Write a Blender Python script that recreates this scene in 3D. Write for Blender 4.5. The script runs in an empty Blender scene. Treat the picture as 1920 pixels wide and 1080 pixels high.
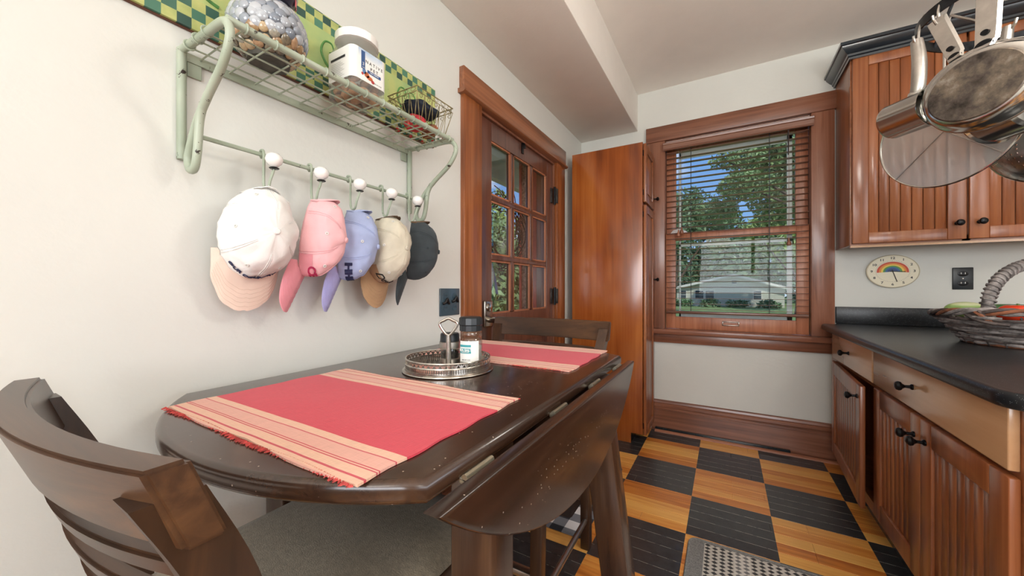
import bpy, bmesh, math, random
from mathutils import Vector, Matrix, noise
random.seed(7)
SC = bpy.context.scene
COL = SC.collection
PI = math.pi
# ------------------------------------------------------------------ camera
cam_d = bpy.data.cameras.new('camera'); cam = bpy.data.objects.new('camera', cam_d); COL.objects.link(cam)
cam.location = (1.115, -3.154, 1.138); cam.rotation_euler = (PI/2, 0, 0.527)
cam_d.sensor_width = 36.0; cam_d.lens = 687.0/1920*36; cam_d.clip_start = 0.02; cam_d.clip_end = 400
SC.camera = cam
SC.view_settings.view_transform = 'Standard'; SC.view_settings.look = 'None'
SC.view_settings.gamma = 1; SC.view_settings.use_curve_mapping = False
SC.view_settings.exposure = -0.18
# ------------------------------------------------------------------ node helpers
def lin(c):
    return tuple(((v/255)/12.92 if v/255 <= .04045 else ((v/255+.055)/1.055)**2.4) for v in c[:3]) + (1,)
class N:
    def __init__(s, tree): s.t = tree
    def __call__(s, kind, **kw):
        n = s.t.nodes.new('ShaderNode'+kind)
        for k, v in kw.items():
            if k.startswith('i_'):
                key = k[2:]; key = int(key) if key.isdigit() else key.replace('_', ' ')
                s.set(n.inputs[key], v)
            else: setattr(n, k, v)
        return n
    def set(s, sock, v):
        if hasattr(v, 'is_output') or isinstance(v, bpy.types.NodeSocket): s.t.links.new(v, sock)
        else: sock.default_value = v
    def math(s, op, a, b=0.0, c=None):
        n = s.t.nodes.new('ShaderNodeMath'); n.operation = op
        s.set(n.inputs[0], a); s.set(n.inputs[1], b)
        if c is not None: s.set(n.inputs[2], c)
        return n.outputs[0]
    def mix(s, f, a, b, bt='MIX'):
        n = s.t.nodes.new('ShaderNodeMix'); n.data_type = 'RGBA'; n.blend_type = bt
        s.set(n.inputs[0], f); s.set(n.inputs[6], a); s.set(n.inputs[7], b)
        return n.outputs[2]
    def ramp(s, f, stops, interp='LINEAR'):
        n = s.t.nodes.new('ShaderNodeValToRGB'); r = n.color_ramp; r.interpolation = interp
        while len(r.elements) < len(stops): r.elements.new(.5)
        for e, (p, c) in zip(r.elements, stops): e.position = p; e.color = c
        s.set(n.inputs[0], f); return n.outputs[0]
MATS = {}
def newmat(name):
    m = bpy.data.materials.new(name); m.use_nodes = True
    m.node_tree.nodes.clear(); n = N(m.node_tree)
    out = n('OutputMaterial'); MATS[name] = m
    return m, n, out
def pbr(name, col, rough=.5, metal=0, var=.06, vscale=6, bump=0, bscale=60, coat=0, spec=.5, stretch=None, trans=0, sheen=0, brush=None, objrand=0):
    m, n, out = newmat(name)
    c = lin(col); tc = n('TexCoord').outputs['Object']
    if stretch: tc = n('Mapping', i_Vector=tc, i_Scale=stretch).outputs[0]
    ns = n('TexNoise', i_Vector=tc, i_Scale=vscale, i_Detail=5.0, i_Roughness=.6).outputs[0]
    d = tuple(max(0, v*(1-var*2.2)) for v in c[:3])+(1,); b = tuple(min(1, v*(1+var*1.6)) for v in c[:3])+(1,)
    colr = n.ramp(ns, [(.28, d), (.72, b)])
    if objrand:
        r = n('ObjectInfo').outputs['Random']
        colr = n.mix(1.0, colr, n.ramp(r, [(0, (1-objrand,)*3+(1,)), (1, (1,)*3+(1,))]), 'MULTIPLY')
    p = n('BsdfPrincipled', i_Roughness=rough, i_Metallic=metal)
    n.set(p.inputs['Base Color'], colr); p.inputs['Specular IOR Level'].default_value = spec
    p.inputs['Coat Weight'].default_value = coat; p.inputs['Coat Roughness'].default_value = .12
    p.inputs['Transmission Weight'].default_value = trans
    if sheen: p.inputs['Sheen Weight'].default_value = sheen
    if bump:
        bn = n('TexNoise', i_Vector=tc, i_Scale=bscale, i_Detail=4.0).outputs[0]
        n.set(p.inputs['Normal'], n('Bump', i_Strength=bump, i_Distance=.01, i_Height=bn).outputs[0])
    n.set(out.inputs[0], p.outputs[0]); return m
def wood(name, dark, mid, light, axis='Z', rough=.3, coat=.3, scale=1.0, bump=.05, blotch=.5, objrand=.25, specks=0):
    """procedural stained timber, grain along axis"""
    m, n, out = newmat(name)
    tc = n('TexCoord').outputs['Object']; r = n('ObjectInfo').outputs['Random']
    off = n('CombineXYZ', i_0=n.math('MULTIPLY', r, 13.0), i_1=n.math('MULTIPLY', r, 7.0), i_2=n.math('MULTIPLY', r, 29.0)).outputs[0]
    v = n('VectorMath', operation='ADD', i_0=tc, i_1=off).outputs[0]
    sc = {'X': (1.2, 30, 30), 'Y': (30, 1.2, 30), 'Z': (30, 30, 1.2)}[axis]
    v1 = n('Mapping', i_Vector=v, i_Scale=tuple(q*scale for q in sc)).outputs[0]
    g = n('TexNoise', i_Vector=v1, i_Scale=1.0, i_Detail=6.0, i_Roughness=.65, i_Distortion=.6).outputs[0]
    bl = n('TexNoise', i_Vector=n('Mapping', i_Vector=v, i_Scale=tuple(3.5 if q > 5 else 1.6 for q in sc)).outputs[0], i_Scale=1.0, i_Detail=2.0).outputs[0]
    f = n.math('ADD', n.math('MULTIPLY', g, 1-blotch*.6), n.math('MULTIPLY', bl, blotch*.6))
    col = n.ramp(f, [(.33, lin(dark)), (.5, lin(mid)), (.68, lin(light))])
    if objrand: col = n.mix(1.0, col, n.ramp(r, [(0, (1-objrand,)*3+(1,)), (1, (1,)*3+(1,))]), 'MULTIPLY')
    if specks:
        vo = n('TexVoronoi', i_Vector=tc, i_Scale=130.0); sp_ = n.math('MULTIPLY', n.math('LESS_THAN', vo.outputs['Distance'], .16), n.math('GREATER_THAN', n('SeparateColor', i_0=vo.outputs['Color']).outputs[0], .9))
        col = n.mix(n.math('MULTIPLY', sp_, .6), col, lin((190, 176, 158)))
    p = n('BsdfPrincipled', i_Roughness=rough); n.set(p.inputs['Base Color'], col)
    p.inputs['Coat Weight'].default_value = coat; p.inputs['Coat Roughness'].default_value = .15
    n.set(p.inputs['Normal'], n('Bump', i_Strength=bump, i_Distance=.005, i_Height=g).outputs[0])
    n.set(out.inputs[0], p.outputs[0]); return m
def glass(name, tint=(255, 255, 255), refl=.08, rough=.0, body=0):
    m, n, out = newmat(name)
    t = n('BsdfTransparent', i_Color=lin(tint)); g = n('BsdfGlossy', i_Roughness=rough)
    fr = n('LayerWeight', i_Blend=.25).outputs['Fresnel']
    f = n.math('ADD', n.math('MULTIPLY', fr, .18), refl)
    s = n('MixShader', i_0=f, i_1=t.outputs[0], i_2=g.outputs[0]).outputs[0]
    if body:
        d = n('BsdfDiffuse', i_Color=lin((235, 238, 236))); s = n('MixShader', i_0=body, i_1=s, i_2=d.outputs[0]).outputs[0]
    n.set(out.inputs[0], s); return m
# ------------------------------------------------------------------ world and sun
W = bpy.data.worlds.new('sky'); SC.world = W; W.use_nodes = True; W.node_tree.nodes.clear(); n = N(W.node_tree)
wo = n('OutputWorld'); tc = n('TexCoord').outputs['Generated']
sep = n('SeparateXYZ', i_0=tc).outputs
grad = n.ramp(sep[2], [(0.0, lin((205, 222, 240))), (.12, lin((135, 180, 236))), (.6, lin((84, 140, 222)))])
cl = n('TexNoise', i_Vector=n('Mapping', i_Vector=tc, i_Scale=(2.2, 2.2, 6.0), i_Location=(.35, .1, .62)).outputs[0], i_Scale=1.6, i_Detail=7.0, i_Roughness=.55).outputs[0]
colr = n.mix(n.ramp(cl, [(.5, (0, 0, 0, 1)), (.64, (1, 1, 1, 1))]), grad, lin((248, 246, 246)))
bg = n('Background', i_Strength=1.15); n.set(bg.inputs[0], colr); n.set(wo.inputs[0], bg.outputs[0])
sd = bpy.data.lights.new('sun', 'SUN'); sd.energy = 3.2; sd.angle = math.radians(1.5); sd.color = (1, .95, .86)
sun = bpy.data.objects.new('sun', sd); COL.objects.link(sun); sun.location = (6, -12, 14)
sun.rotation_euler = Vector((-.42, .62, -.66)).to_track_quat('-Z', 'Y').to_euler()
FILL_E = 44.0  # strength of the added unseen globes
def fill_area(name, loc, target, sx, sy, power):
    d = bpy.data.lights.new(name, 'AREA'); d.shape = 'RECTANGLE'; d.size = sx; d.size_y = sy; d.energy = power; d.color = (.96, .98, 1)
    o = bpy.data.objects.new(name, d); COL.objects.link(o); o.location = loc
    o.rotation_euler = (Vector(target)-Vector(loc)).to_track_quat('-Z', 'Y').to_euler()
fill_area('fill_rear', (1.6, -5.66, 1.6), (1.4, 0, 4.6), 1.9, 1.3, 95)      # added fill light, aimed upward from the opening of added_window_rear
fill_area('fill_side', (4.06, -3.6, 1.6), (0, -2.2, 4.6), 1.7, 1.2, 36)     # second added fill light, in the opening of added_window_side
# ------------------------------------------------------------------ object helpers
LOCAL = set()
def tag(o, label=None, cat=None, group=None, kind=None):
    if label: o['label'] = label
    if cat: o['category'] = cat
    if group: o['group'] = group
    if kind: o['kind'] = kind
    return o
def thing(name, label, cat, loc=(0, 0, 0), rot=None, group=None):
    o = bpy.data.objects.new(name, None); COL.objects.link(o); o.location = loc; o.empty_display_size = .05
    if rot is not None:
        o.rotation_euler = rot.to_euler() if hasattr(rot, 'to_euler') else rot
        LOCAL.add(o.name)
    return tag(o, label, cat, group)
def local(o): LOCAL.add(o.name); return o
def put(o, parent):
    COL.objects.link(o)
    if parent is not None:
        o.parent = parent
        if parent.parent is None and parent.type == 'EMPTY' and parent.name not in LOCAL:
            o.location = -parent.location
    return o
def setmat(me, m):
    if m is not None: me.materials.append(MATS[m] if isinstance(m, str) else m)
def mesh(name, vs, fs, m, parent=None, smooth=False, T=None):
    me = bpy.data.meshes.new(name); me.from_pydata([tuple(v) for v in vs], [], fs); setmat(me, m)
    if T is not None: me.transform(T)
    if smooth:
        me.polygons.foreach_set('use_smooth', [True]*len(me.polygons))
        try: me.set_sharp_from_angle(angle=math.radians(smooth if smooth is not True else 40))
        except Exception: pass
    me.update()
    return put(bpy.data.objects.new(name, me), parent)
def frombm(name, bm, m, parent=None, smooth=False, T=None):
    bmesh.ops.recalc_face_normals(bm, faces=bm.faces)
    me = bpy.data.meshes.new(name); bm.to_mesh(me); bm.free(); setmat(me, m)
    if T is not None: me.transform(T)
    if smooth:
        me.polygons.foreach_set('use_smooth', [True]*len(me.polygons))
        me.set_sharp_from_angle(angle=math.radians(smooth if smooth is not True else 40))
    return put(bpy.data.objects.new(name, me), parent)
def bmbox(bm, x0, x1, y0, y1, z0, z1, bev=0, seg=2, T=None):
    r = bmesh.ops.create_cube(bm, size=1.0)['verts']
    Mx = Matrix.Translation(((x0+x1)/2, (y0+y1)/2, (z0+z1)/2)) @ Matrix.Diagonal((abs(x1-x0), abs(y1-y0), abs(z1-z0), 1))
    bmesh.ops.transform(bm, matrix=Mx, verts=r)
    if bev:
        es = list({e for v in r for e in v.link_edges})
        q = bmesh.ops.bevel(bm, geom=es, offset=bev, segments=seg, affect='EDGES', profile=.5)
        r = list({v for f in q['faces'] for v in f.verts} | {v for v in r if v.is_valid})
    if T is not None: bmesh.ops.transform(bm, matrix=T, verts=[v for v in r if v.is_valid])
def box(name, x0, x1, y0, y1, z0, z1, m, parent=None, bev=0, seg=2, T=None):
    bm = bmesh.new(); bmbox(bm, x0, x1, y0, y1, z0, z1, bev, seg)
    return frombm(name, bm, m, parent, smooth=bool(bev) and 50, T=T)
def boxes(name, lst, m, parent=None, bev=0, T=None):
    bm = bmesh.new()
    for b in lst: bmbox(bm, *b, bev=bev)
    return frombm(name, bm, m, parent, smooth=bool(bev) and 50, T=T)
def rail(a, b, w, h, up=(0, 0, 1)):
    """matrix-built bar from a to b; returns verts of its eight corners"""
    a = Vector(a); b = Vector(b); d = (b-a).normalized(); u = Vector(up); s = d.cross(u).normalized(); u = s.cross(d).normalized()
    return [p+s*i*w/2+u*j*h/2 for p in (a, b) for i, j in ((-1, -1), (1, -1), (1, 1), (-1, 1))]
def bar(name, a, b, w, h, m, parent=None, up=(0, 0, 1), bev=.003, w2=None, h2=None):
    v = rail(a, b, w, h, up)
    if w2: v[4:] = rail(a, b, w2, h2 or w2, up)[4:]
    bm = bmesh.new(); q = [bm.verts.new(p) for p in v]
    for f in ((0, 1, 2, 3), (7, 6, 5, 4), (0, 4, 5, 1), (1, 5, 6, 2), (2, 6, 7, 3), (3, 7, 4, 0)): bm.faces.new([q[i] for i in f])
    if bev: bmesh.ops.bevel(bm, geom=list(bm.edges), offset=bev, segments=2, affect='EDGES', profile=.5)
    return frombm(name, bm, m, parent, smooth=50)
def tubegeo(pts, r, nseg=8, closed=False, cap=True, sx=1.0):
    pts = [Vector(p) for p in pts]; k = len(pts); rr = r if isinstance(r, (list, tuple)) else [r]*k
    vs, fs = [], []; t0 = None; nrm = None
    for i, p in enumerate(pts):
        a = pts[i-1] if (i or closed) else p; b = pts[(i+1) % k] if (i < k-1 or closed) else p
        t = (b-a)
        t = t.normalized() if t.length > 1e-9 else (t0 or Vector((0, 0, 1)))
        if nrm is None:
            nrm = t.orthogonal().normalized() if abs(t.z) > .9 else t.cross(Vector((0, 0, 1))).normalized()
        else:
            nrm = (nrm - t*nrm.dot(t));
            nrm = nrm.normalized() if nrm.length > 1e-6 else t.orthogonal().normalized()
        bn = t.cross(nrm); t0 = t
        for j in range(nseg):
            an = 2*PI*j/nseg; vs.append(p+nrm*math.cos(an)*rr[i]*sx+bn*math.sin(an)*rr[i])
    for i in range(k if closed else k-1):
        i2 = (i+1) % k
        for j in range(nseg): fs.append((i*nseg+j, i*nseg+(j+1) % nseg, i2*nseg+(j+1) % nseg, i2*nseg+j))
    if cap and not closed: fs.append(tuple(range(nseg))[::-1]); fs.append(tuple((k-1)*nseg+j for j in range(nseg)))
    return vs, fs
def tube(name, pts, r, m, parent=None, nseg=8, closed=False, T=None, sx=1.0):
    vs, fs = tubegeo(pts, r, nseg, closed, sx=sx); return mesh(name, vs, fs, m, parent, smooth=True, T=T)
def tubes(name, lst, r, m, parent=None, nseg=6, closed=False, T=None):
    V, Fc = [], []
    for pts in lst:
        vs, fs = tubegeo(pts, r, nseg, closed); k = len(V); V += vs; Fc += [tuple(i+k for i in f) for f in fs]
    return mesh(name, V, Fc, m, parent, smooth=True, T=T)
def spline(pts, k=8, closed=False):
    P = [Vector(p) for p in pts]; out = []; L = len(P)
    for i in range(L if closed else L-1):
        p0 = P[i-1] if (i or closed) else P[0]; p1 = P[i]; p2 = P[(i+1) % L]; p3 = P[(i+2) % L] if (i+2 < L or closed) else P[-1]
        for s in range(k):
            t = s/k
            out.append(.5*((2*p1)+(p2-p0)*t+(2*p0-5*p1+4*p2-p3)*t*t+(3*p1-p0-3*p2+p3)*t**3))
    if not closed: out.append(P[-1])
    return out
def lathe(name, prof, m, parent=None, n=32, T=None, smooth=35, closed=False):
    vs, fs = [], []; k = len(prof)
    for (r, z) in prof:
        for j in range(n): a = 2*PI*j/n; vs.append((r*math.cos(a), r*math.sin(a), z))
    for i in range(k if closed else k-1):
        i2 = (i+1) % k
        for j in range(n): fs.append((i*n+j, i*n+(j+1) % n, i2*n+(j+1) % n, i2*n+j))
    if not closed:
        if prof[0][0] > 1e-6: fs.append(tuple(range(n))[::-1])
        if prof[-1][0] > 1e-6: fs.append(tuple((k-1)*n+j for j in range(n)))
    bm = bmesh.new(); q = [bm.verts.new(v) for v in vs]
    for f in fs: bm.faces.new([q[i] for i in f])
    bmesh.ops.remove_doubles(bm, verts=bm.verts, dist=1e-6)
    return frombm(name, bm, m, parent, smooth=smooth, T=T)
def prism(name, poly, d0, d1, m, parent=None, axis='Z', bev=0, T=None, seg=2, smooth=40):
    def P(u, v, w): return {'Z': (u, v, w), 'Y': (u, w, v), 'X': (w, u, v)}[axis]
    bm = bmesh.new(); k = len(poly)
    a = [bm.verts.new(P(u, v, d0)) for u, v in poly]; b = [bm.verts.new(P(u, v, d1)) for u, v in poly]
    bm.faces.new(a); bm.faces.new(b[::-1])
    for i in range(k): bm.faces.new((a[i], b[i], b[(i+1) % k], a[(i+1) % k]))
    bmesh.ops.recalc_face_normals(bm, faces=bm.faces)
    if bev:
        es = [e for e in bm.edges if all(v in a for v in e.verts) or all(v in b for v in e.verts)]
        bmesh.ops.bevel(bm, geom=es, offset=bev, segments=seg, affect='EDGES', profile=.5)
    return frombm(name, bm, m, parent, smooth=smooth, T=T)
def frame(o, x, y=None, z=None):
    """matrix with origin o, axes x,y (z = x cross y)"""
    x = Vector(x).normalized(); y = Vector(y); y = (y-x*x.dot(y)).normalized(); z = x.cross(y)
    return Matrix(((x.x, y.x, z.x, o[0]), (x.y, y.y, z.y, o[1]), (x.z, y.z, z.z, o[2]), (0, 0, 0, 1)))
def text(name, body, size, m, parent, T, extrude=.0004, align='CENTER', bend=None, shear=0, bold=0):
    cu = bpy.data.curves.new(name, 'FONT'); cu.body = body; cu.size = size; cu.extrude = extrude; cu.align_x = align; cu.align_y = 'CENTER'; cu.shear = shear; cu.offset = bold
    cu.resolution_u = 3
    ob = bpy.data.objects.new(name, cu); COL.objects.link(ob)
    dg = bpy.context.evaluated_depsgraph_get(); me = bpy.data.meshes.new_from_object(ob.evaluated_get(dg))
    bpy.data.objects.remove(ob); bpy.data.curves.remove(cu)
    if bend:
        for v in me.vertices: v.co = bend(v.co)
    me.transform(T); me.materials.clear(); setmat(me, m)
    return put(bpy.data.objects.new(name, me), parent)
def copy_of(o, parent=None):
    c = o.copy(); COL.objects.link(c); c.parent = parent
    return c
# ------------------------------------------------------------------ materials
pbr('wall_paint', (220, 221, 215), rough=.75, var=.012, vscale=3, bump=.08, bscale=45)
pbr('ceiling_paint', (244, 238, 231), rough=.8, var=.012, bump=.05, bscale=80)
wood('trim_wood', (104, 62, 46), (148, 95, 71), (170, 117, 92), 'X', rough=.32, coat=.3)
wood('trim_wood_z', (104, 62, 46), (148, 95, 71), (170, 117, 92), 'Z', rough=.32, coat=.3)
wood('trim_wood_y', (104, 60, 38), (148, 92, 60), (172, 114, 80), 'Y', rough=.32, coat=.3)
wood('casing_wood', (112, 58, 28), (154, 88, 46), (180, 112, 66), 'Z', rough=.32, coat=.3)
wood('door_wood', (72, 43, 35), (104, 66, 54), (128, 86, 72), 'Z', rough=.28, coat=.4)
wood('sash_wood', (150, 88, 58), (184, 116, 82), (204, 140, 104), 'Z', rough=.4, coat=.1)
wood('blind_wood', (96, 62, 48), (136, 94, 76), (160, 116, 96), 'X', rough=.3, coat=.3)
wood('pantry_wood', (112, 52, 19), (160, 83, 33), (188, 112, 52), 'Z', rough=.2, coat=.5, scale=.6, blotch=.9, objrand=.08)
wood('cabinet_wood', (112, 60, 33), (154, 90, 53), (180, 116, 74), 'Z', rough=.3, coat=.25, scale=.7, blotch=.6, objrand=.2)
wood('cabinet_wood_y', (116, 64, 36), (158, 95, 57), (182, 120, 78), 'Y', rough=.3, coat=.25, scale=.7, blotch=.6, objrand=.1)
wood('cabinet_wood_x', (116, 64, 36), (158, 95, 57), (182, 120, 78), 'X', rough=.3, coat=.25, scale=.7, blotch=.6, objrand=.1)
wood('drawer_wood', (186, 138, 98), (206, 160, 118), (216, 172, 132), 'Y', rough=.25, coat=.5, scale=.5, blotch=.9, objrand=.05)
wood('table_wood', (32, 20, 14), (54, 35, 25), (80, 56, 40), 'Y', rough=.26, coat=.3, specks=1, scale=.8, blotch=.7, objrand=.0)
wood('table_wood_z', (40, 26, 19), (66, 45, 33), (90, 64, 46), 'Z', rough=.25, coat=.4, scale=.8, blotch=.7, objrand=.1)
wood('chair_wood', (40, 25, 15), (72, 47, 30), (108, 74, 46), 'X', rough=.36, coat=.12, scale=.8, blotch=.8, objrand=.1)
wood('chair_wood_z', (36, 23, 15), (64, 42, 28), (96, 66, 42), 'Z', rough=.36, coat=.12, scale=.8, blotch=.8, objrand=.1)
pbr('black_paint', (30, 38, 42), rough=.25, var=.1, coat=.3)
pbr('crown_paint', (24, 34, 42), rough=.28, var=.15, coat=.4)
pbr('black_iron', (26, 26, 28), rough=.3, metal=.6, var=.2)
pbr('strap_iron', (44, 46, 50), rough=.38, metal=.85, var=.35, vscale=30)
pbr('hinge_metal', (70, 68, 66), rough=.45, metal=.7, var=.3, vscale=40)
pbr('steel', (205, 203, 198), rough=.16, metal=1, var=.05)
pbr('steel_brushed', (196, 192, 186), rough=.32, metal=1, var=.08, vscale=25)
pbr('nickel', (178, 172, 162), rough=.26, metal=1, var=.08)
pbr('silver_tray', (198, 192, 184), rough=.24, metal=1, var=.15, vscale=40)
pbr('hinge_brass', (196, 190, 168), rough=.35, metal=.9, var=.2)
pbr('seat_fabric', (140, 128, 108), rough=.95, var=.12, vscale=90, bump=.25, bscale=400, sheen=.2)
pbr('black_plastic', (34, 40, 44), rough=.35, var=.08)
pbr('outlet_plate', (66, 86, 98), rough=.25, var=.08, coat=.5)
pbr('outlet_hole', (12, 12, 14), rough=.6)
pbr('porcelain', (244, 242, 238), rough=.12, coat=.6, var=.01)
pbr('cloth_red', (192, 44, 56), rough=.9, var=.1, vscale=120, bump=.2, bscale=700)
pbr('fringe_red', (196, 78, 74), rough=.95, var=.3, vscale=150)
# ------------------------------------------------------------------ structure materials
def floor_material():
    m, n, out = newmat('checker_boards')
    pos = n('NewGeometry').outputs['Position']; s = n('SeparateXYZ', i_0=pos).outputs
    T = .3556
    ix = n.math('FLOOR', n.math('DIVIDE', n.math('ADD', s[0], -.601+10*T), T)); iy = n.math('FLOOR', n.math('DIVIDE', n.math('ADD', s[1], .2134+20*T), T))
    par = n.math('MODULO', n.math('ADD', ix, iy), 2.0)
    row = n.math('FLOOR', n.math('DIVIDE', n.math('ADD', s[1], .2134+20*T), T/5))
    seed = n('CombineXYZ', i_0=ix, i_1=row, i_2=0.0).outputs[0]
    rnd = n('TexWhiteNoise', noise_dimensions='3D', i_Vector=seed).outputs[0]
    v = n('Mapping', i_Vector=pos, i_Scale=(2.2, 46, 1)).outputs[0]
    v = n('VectorMath', operation='ADD', i_0=v, i_1=n('CombineXYZ', i_0=n.math('MULTIPLY', rnd, 30.0), i_1=n.math('MULTIPLY', row, 3.1), i_2=0.0).outputs[0]).outputs[0]
    g = n('TexNoise', i_Vector=v, i_Scale=1.0, i_Detail=5.0, i_Roughness=.6, i_Distortion=.4).outputs[0]
    f = n.math('ADD', n.math('MULTIPLY', g, .75), n.math('MULTIPLY', rnd, .42))
    orange = n.ramp(f, [(.3, lin((176, 98, 36))), (.52, lin((216, 138, 60))), (.78, lin((240, 182, 96)))])
    big = n('TexNoise', i_Vector=pos, i_Scale=26.0, i_Detail=6.0, i_Roughness=.7).outputs[0]
    black = n.ramp(big, [(.3, lin((34, 35, 38))), (.62, lin((56, 58, 60))), (.78, lin((86, 86, 84)))])
    # thin worn lines along the board edges
    fr = n.math('FRACT', n.math('DIVIDE', n.math('ADD', s[1], .2134+20*T), T/5))
    ed = n.math('LESS_THAN', n.math('ABSOLUTE', n.math('SUBTRACT', fr, .5)), .478)
    wn = n.math('GREATER_THAN', n('TexNoise', i_Vector=n('Mapping', i_Vector=pos, i_Scale=(30, 4, 1)).outputs[0], i_Scale=1.0, i_Detail=3.0).outputs[0], .47)
    worn = n.math('MULTIPLY', n.math('SUBTRACT', 1.0, ed), wn)
    black = n.mix(n.math('MULTIPLY', worn, .5), black, lin((150, 146, 136)))
    col = n.mix(par, black, orange)
    # freshly painted joint at the check boundaries
    p = n('BsdfPrincipled'); n.set(p.inputs['Base Color'], col)
    n.set(p.inputs['Roughness'], n.math('ADD', n.math('MULTIPLY', big, .25), .2)); p.inputs['Coat Weight'].default_value = .25
    n.set(p.inputs['Normal'], n('Bump', i_Strength=.06, i_Distance=.004, i_Height=g).outputs[0])
    n.set(out.inputs[0], p.outputs[0])
floor_material()
def granite():
    m, n, out = newmat('granite'); tc = n('TexCoord').outputs['Object']
    v = n('TexVoronoi', i_Vector=tc, i_Scale=400.0).outputs['Distance']; ns = n('TexNoise', i_Vector=tc, i_Scale=90.0, i_Detail=3.0).outputs[0]
    f = n.math('MULTIPLY', n.math('LESS_THAN', v, .22), n.math('GREATER_THAN', ns, .52))
    p = n('BsdfPrincipled', i_Roughness=.3); n.set(p.inputs['Base Color'], n.mix(f, lin((28, 30, 33)), lin((128, 132, 134))))
    p.inputs['Specular IOR Level'].default_value = .35; n.set(out.inputs[0], p.outputs[0])
granite()
glass('pane_glass', (250, 253, 252), refl=.008)
glass('clear_plastic', (250, 250, 246), refl=.03, rough=.3, body=.12)
pbr('storm_white', (226, 228, 226), rough=.5)
wood('shoe_wood', (150, 92, 66), (186, 124, 94), (206, 148, 118), 'X', rough=.4)
H = 2.74
# ------------------------------------------------------------------ floor
fl = tag(box('floor', -.18, 4.0, -5.6, .18, -.12, -.012, 'checker_boards'), kind='structure')
BW = .3556/5
cache = {}
def plank(x0, x1, yc):
    L = round(x1-x0, 3)
    if L not in cache:
        bm = bmesh.new(); bmbox(bm, 0, L-.0008, -BW/2+.0005, BW/2-.0005, -.012, 0, bev=.0009, seg=1)
        o = frombm('plank', bm, 'checker_boards', fl); cache[L] = o.data
    else:
        o = bpy.data.objects.new('plank', cache[L]); put(o, fl)
    o.location = (x0, yc, 0)
rr = random.Random(3)
for k in range(48):
    yc = -.2134+BW*2.5+.0-BW*k+BW*.0
    yc = -.2134+BW*(2.5-k)
    cut = round(rr.choice([.5, .7, .9, 1.1, 1.3, 1.5])+.05*rr.randint(-1, 1), 3)
    if yc < -3.2: break
    plank(0, cut, yc); plank(cut, 1.90, yc)
# ------------------------------------------------------------------ walls and ceiling
tag(boxes('wall_left', [(-.18, 0, -5.6, -1.60, 0, H+.1), (-.18, 0, -.585, .18, 0, H+.1), (-.18, 0, -1.60, -.585, 2.09, H+.1)], 'wall_paint'), kind='structure')
tag(boxes('wall_back', [(0, .69, 0, .18, 0, H+.1), (1.625, 4.0, 0, .18, 0, H+.1), (.69, 1.625, 0, .18, 2.315, H+.1), (.69, 1.625, 0, .18, 0, .775)], 'wall_paint'), kind='structure')
tag(boxes('wall_right', [(4.0, 4.15, -5.6, -4.5, 0, H+.1), (4.0, 4.15, -2.7, .18, 0, H+.1), (4.0, 4.15, -4.5, -2.7, 0, .95), (4.0, 4.15, -4.5, -2.7, 2.25, H+.1)], 'wall_paint'), kind='structure')
tag(boxes('wall_front', [(-.18, .6, -5.75, -5.6, 0, H+.1), (2.6, 4.15, -5.75, -5.6, 0, H+.1), (.6, 2.6, -5.75, -5.6, 0, .9), (.6, 2.6, -5.75, -5.6, 2.3, H+.1)], 'wall_paint'), kind='structure')
tag(boxes('added_window_rear', [(.55, .63, -5.62, -5.58, .85, 2.35), (2.57, 2.65, -5.62, -5.58, .85, 2.35), (1.57, 1.63, -5.62, -5.58, .9, 2.3), (.63, 2.57, -5.62, -5.58, .85, .93), (.63, 2.57, -5.62, -5.58, 2.27, 2.35)], 'trim_wood_z'), kind='structure')  # unseen window, added so the rear fill light has an opening
tag(boxes('added_window_side', [(3.98, 4.02, -4.55, -4.47, .9, 2.3), (3.98, 4.02, -2.73, -2.65, .9, 2.3), (3.98, 4.02, -3.63, -3.57, .95, 2.25), (3.98, 4.02, -4.47, -2.73, .9, .98), (3.98, 4.02, -4.47, -2.73, 2.22, 2.3)], 'trim_wood_z'), kind='structure')  # side window out of view, made up to hold the fill light
ce = tag(box('ceiling', -.0, 4.0, -5.6, 0, H, H+.1, 'ceiling_paint'), kind='structure')
box('soffit', 0, .488, -5.6, 0, 2.437, H, 'ceiling_paint', ce, bev=.004)
# ------------------------------------------------------------------ baseboards
prof = [(-.0, 0), (-.024, 0), (-.024, .165), (-.028, .168), (-.028, .18), (-.022, .186), (-.026, .192), (-.026, .208), (-.018, .216), (-.022, .222), (-.018, .236), (-.008, .242), (0, .242)]
def base(name, x0, x1, parent=None): return tag(prism(name, prof, x0, x1, 'trim_wood', axis='X', smooth=30), kind='structure')
base('baseboard_back', .60, 1.745)
tag(prism('baseboard_left', [(-a, b) for a, b in prof], -5.6, -1.745, 'trim_wood_y', axis='Y', smooth=30), kind='structure')
tag(prism('baseboard_corner', [(-a, b) for a, b in prof], -.44, -.03, 'trim_wood_y', axis='Y', smooth=30), kind='structure')
tag(box('trim_1', .63, 1.50, -.046, -.024, 0, .03, 'black_paint', bev=.004), kind='structure')
tag(prism('trim_2', [(-.046, 0), (-.068, 0), (-.067, .007), (-.062, .012), (-.054, .0145), (-.046, .015)], .63, 1.745, 'shoe_wood', axis='X', smooth=30), kind='structure')
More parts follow.
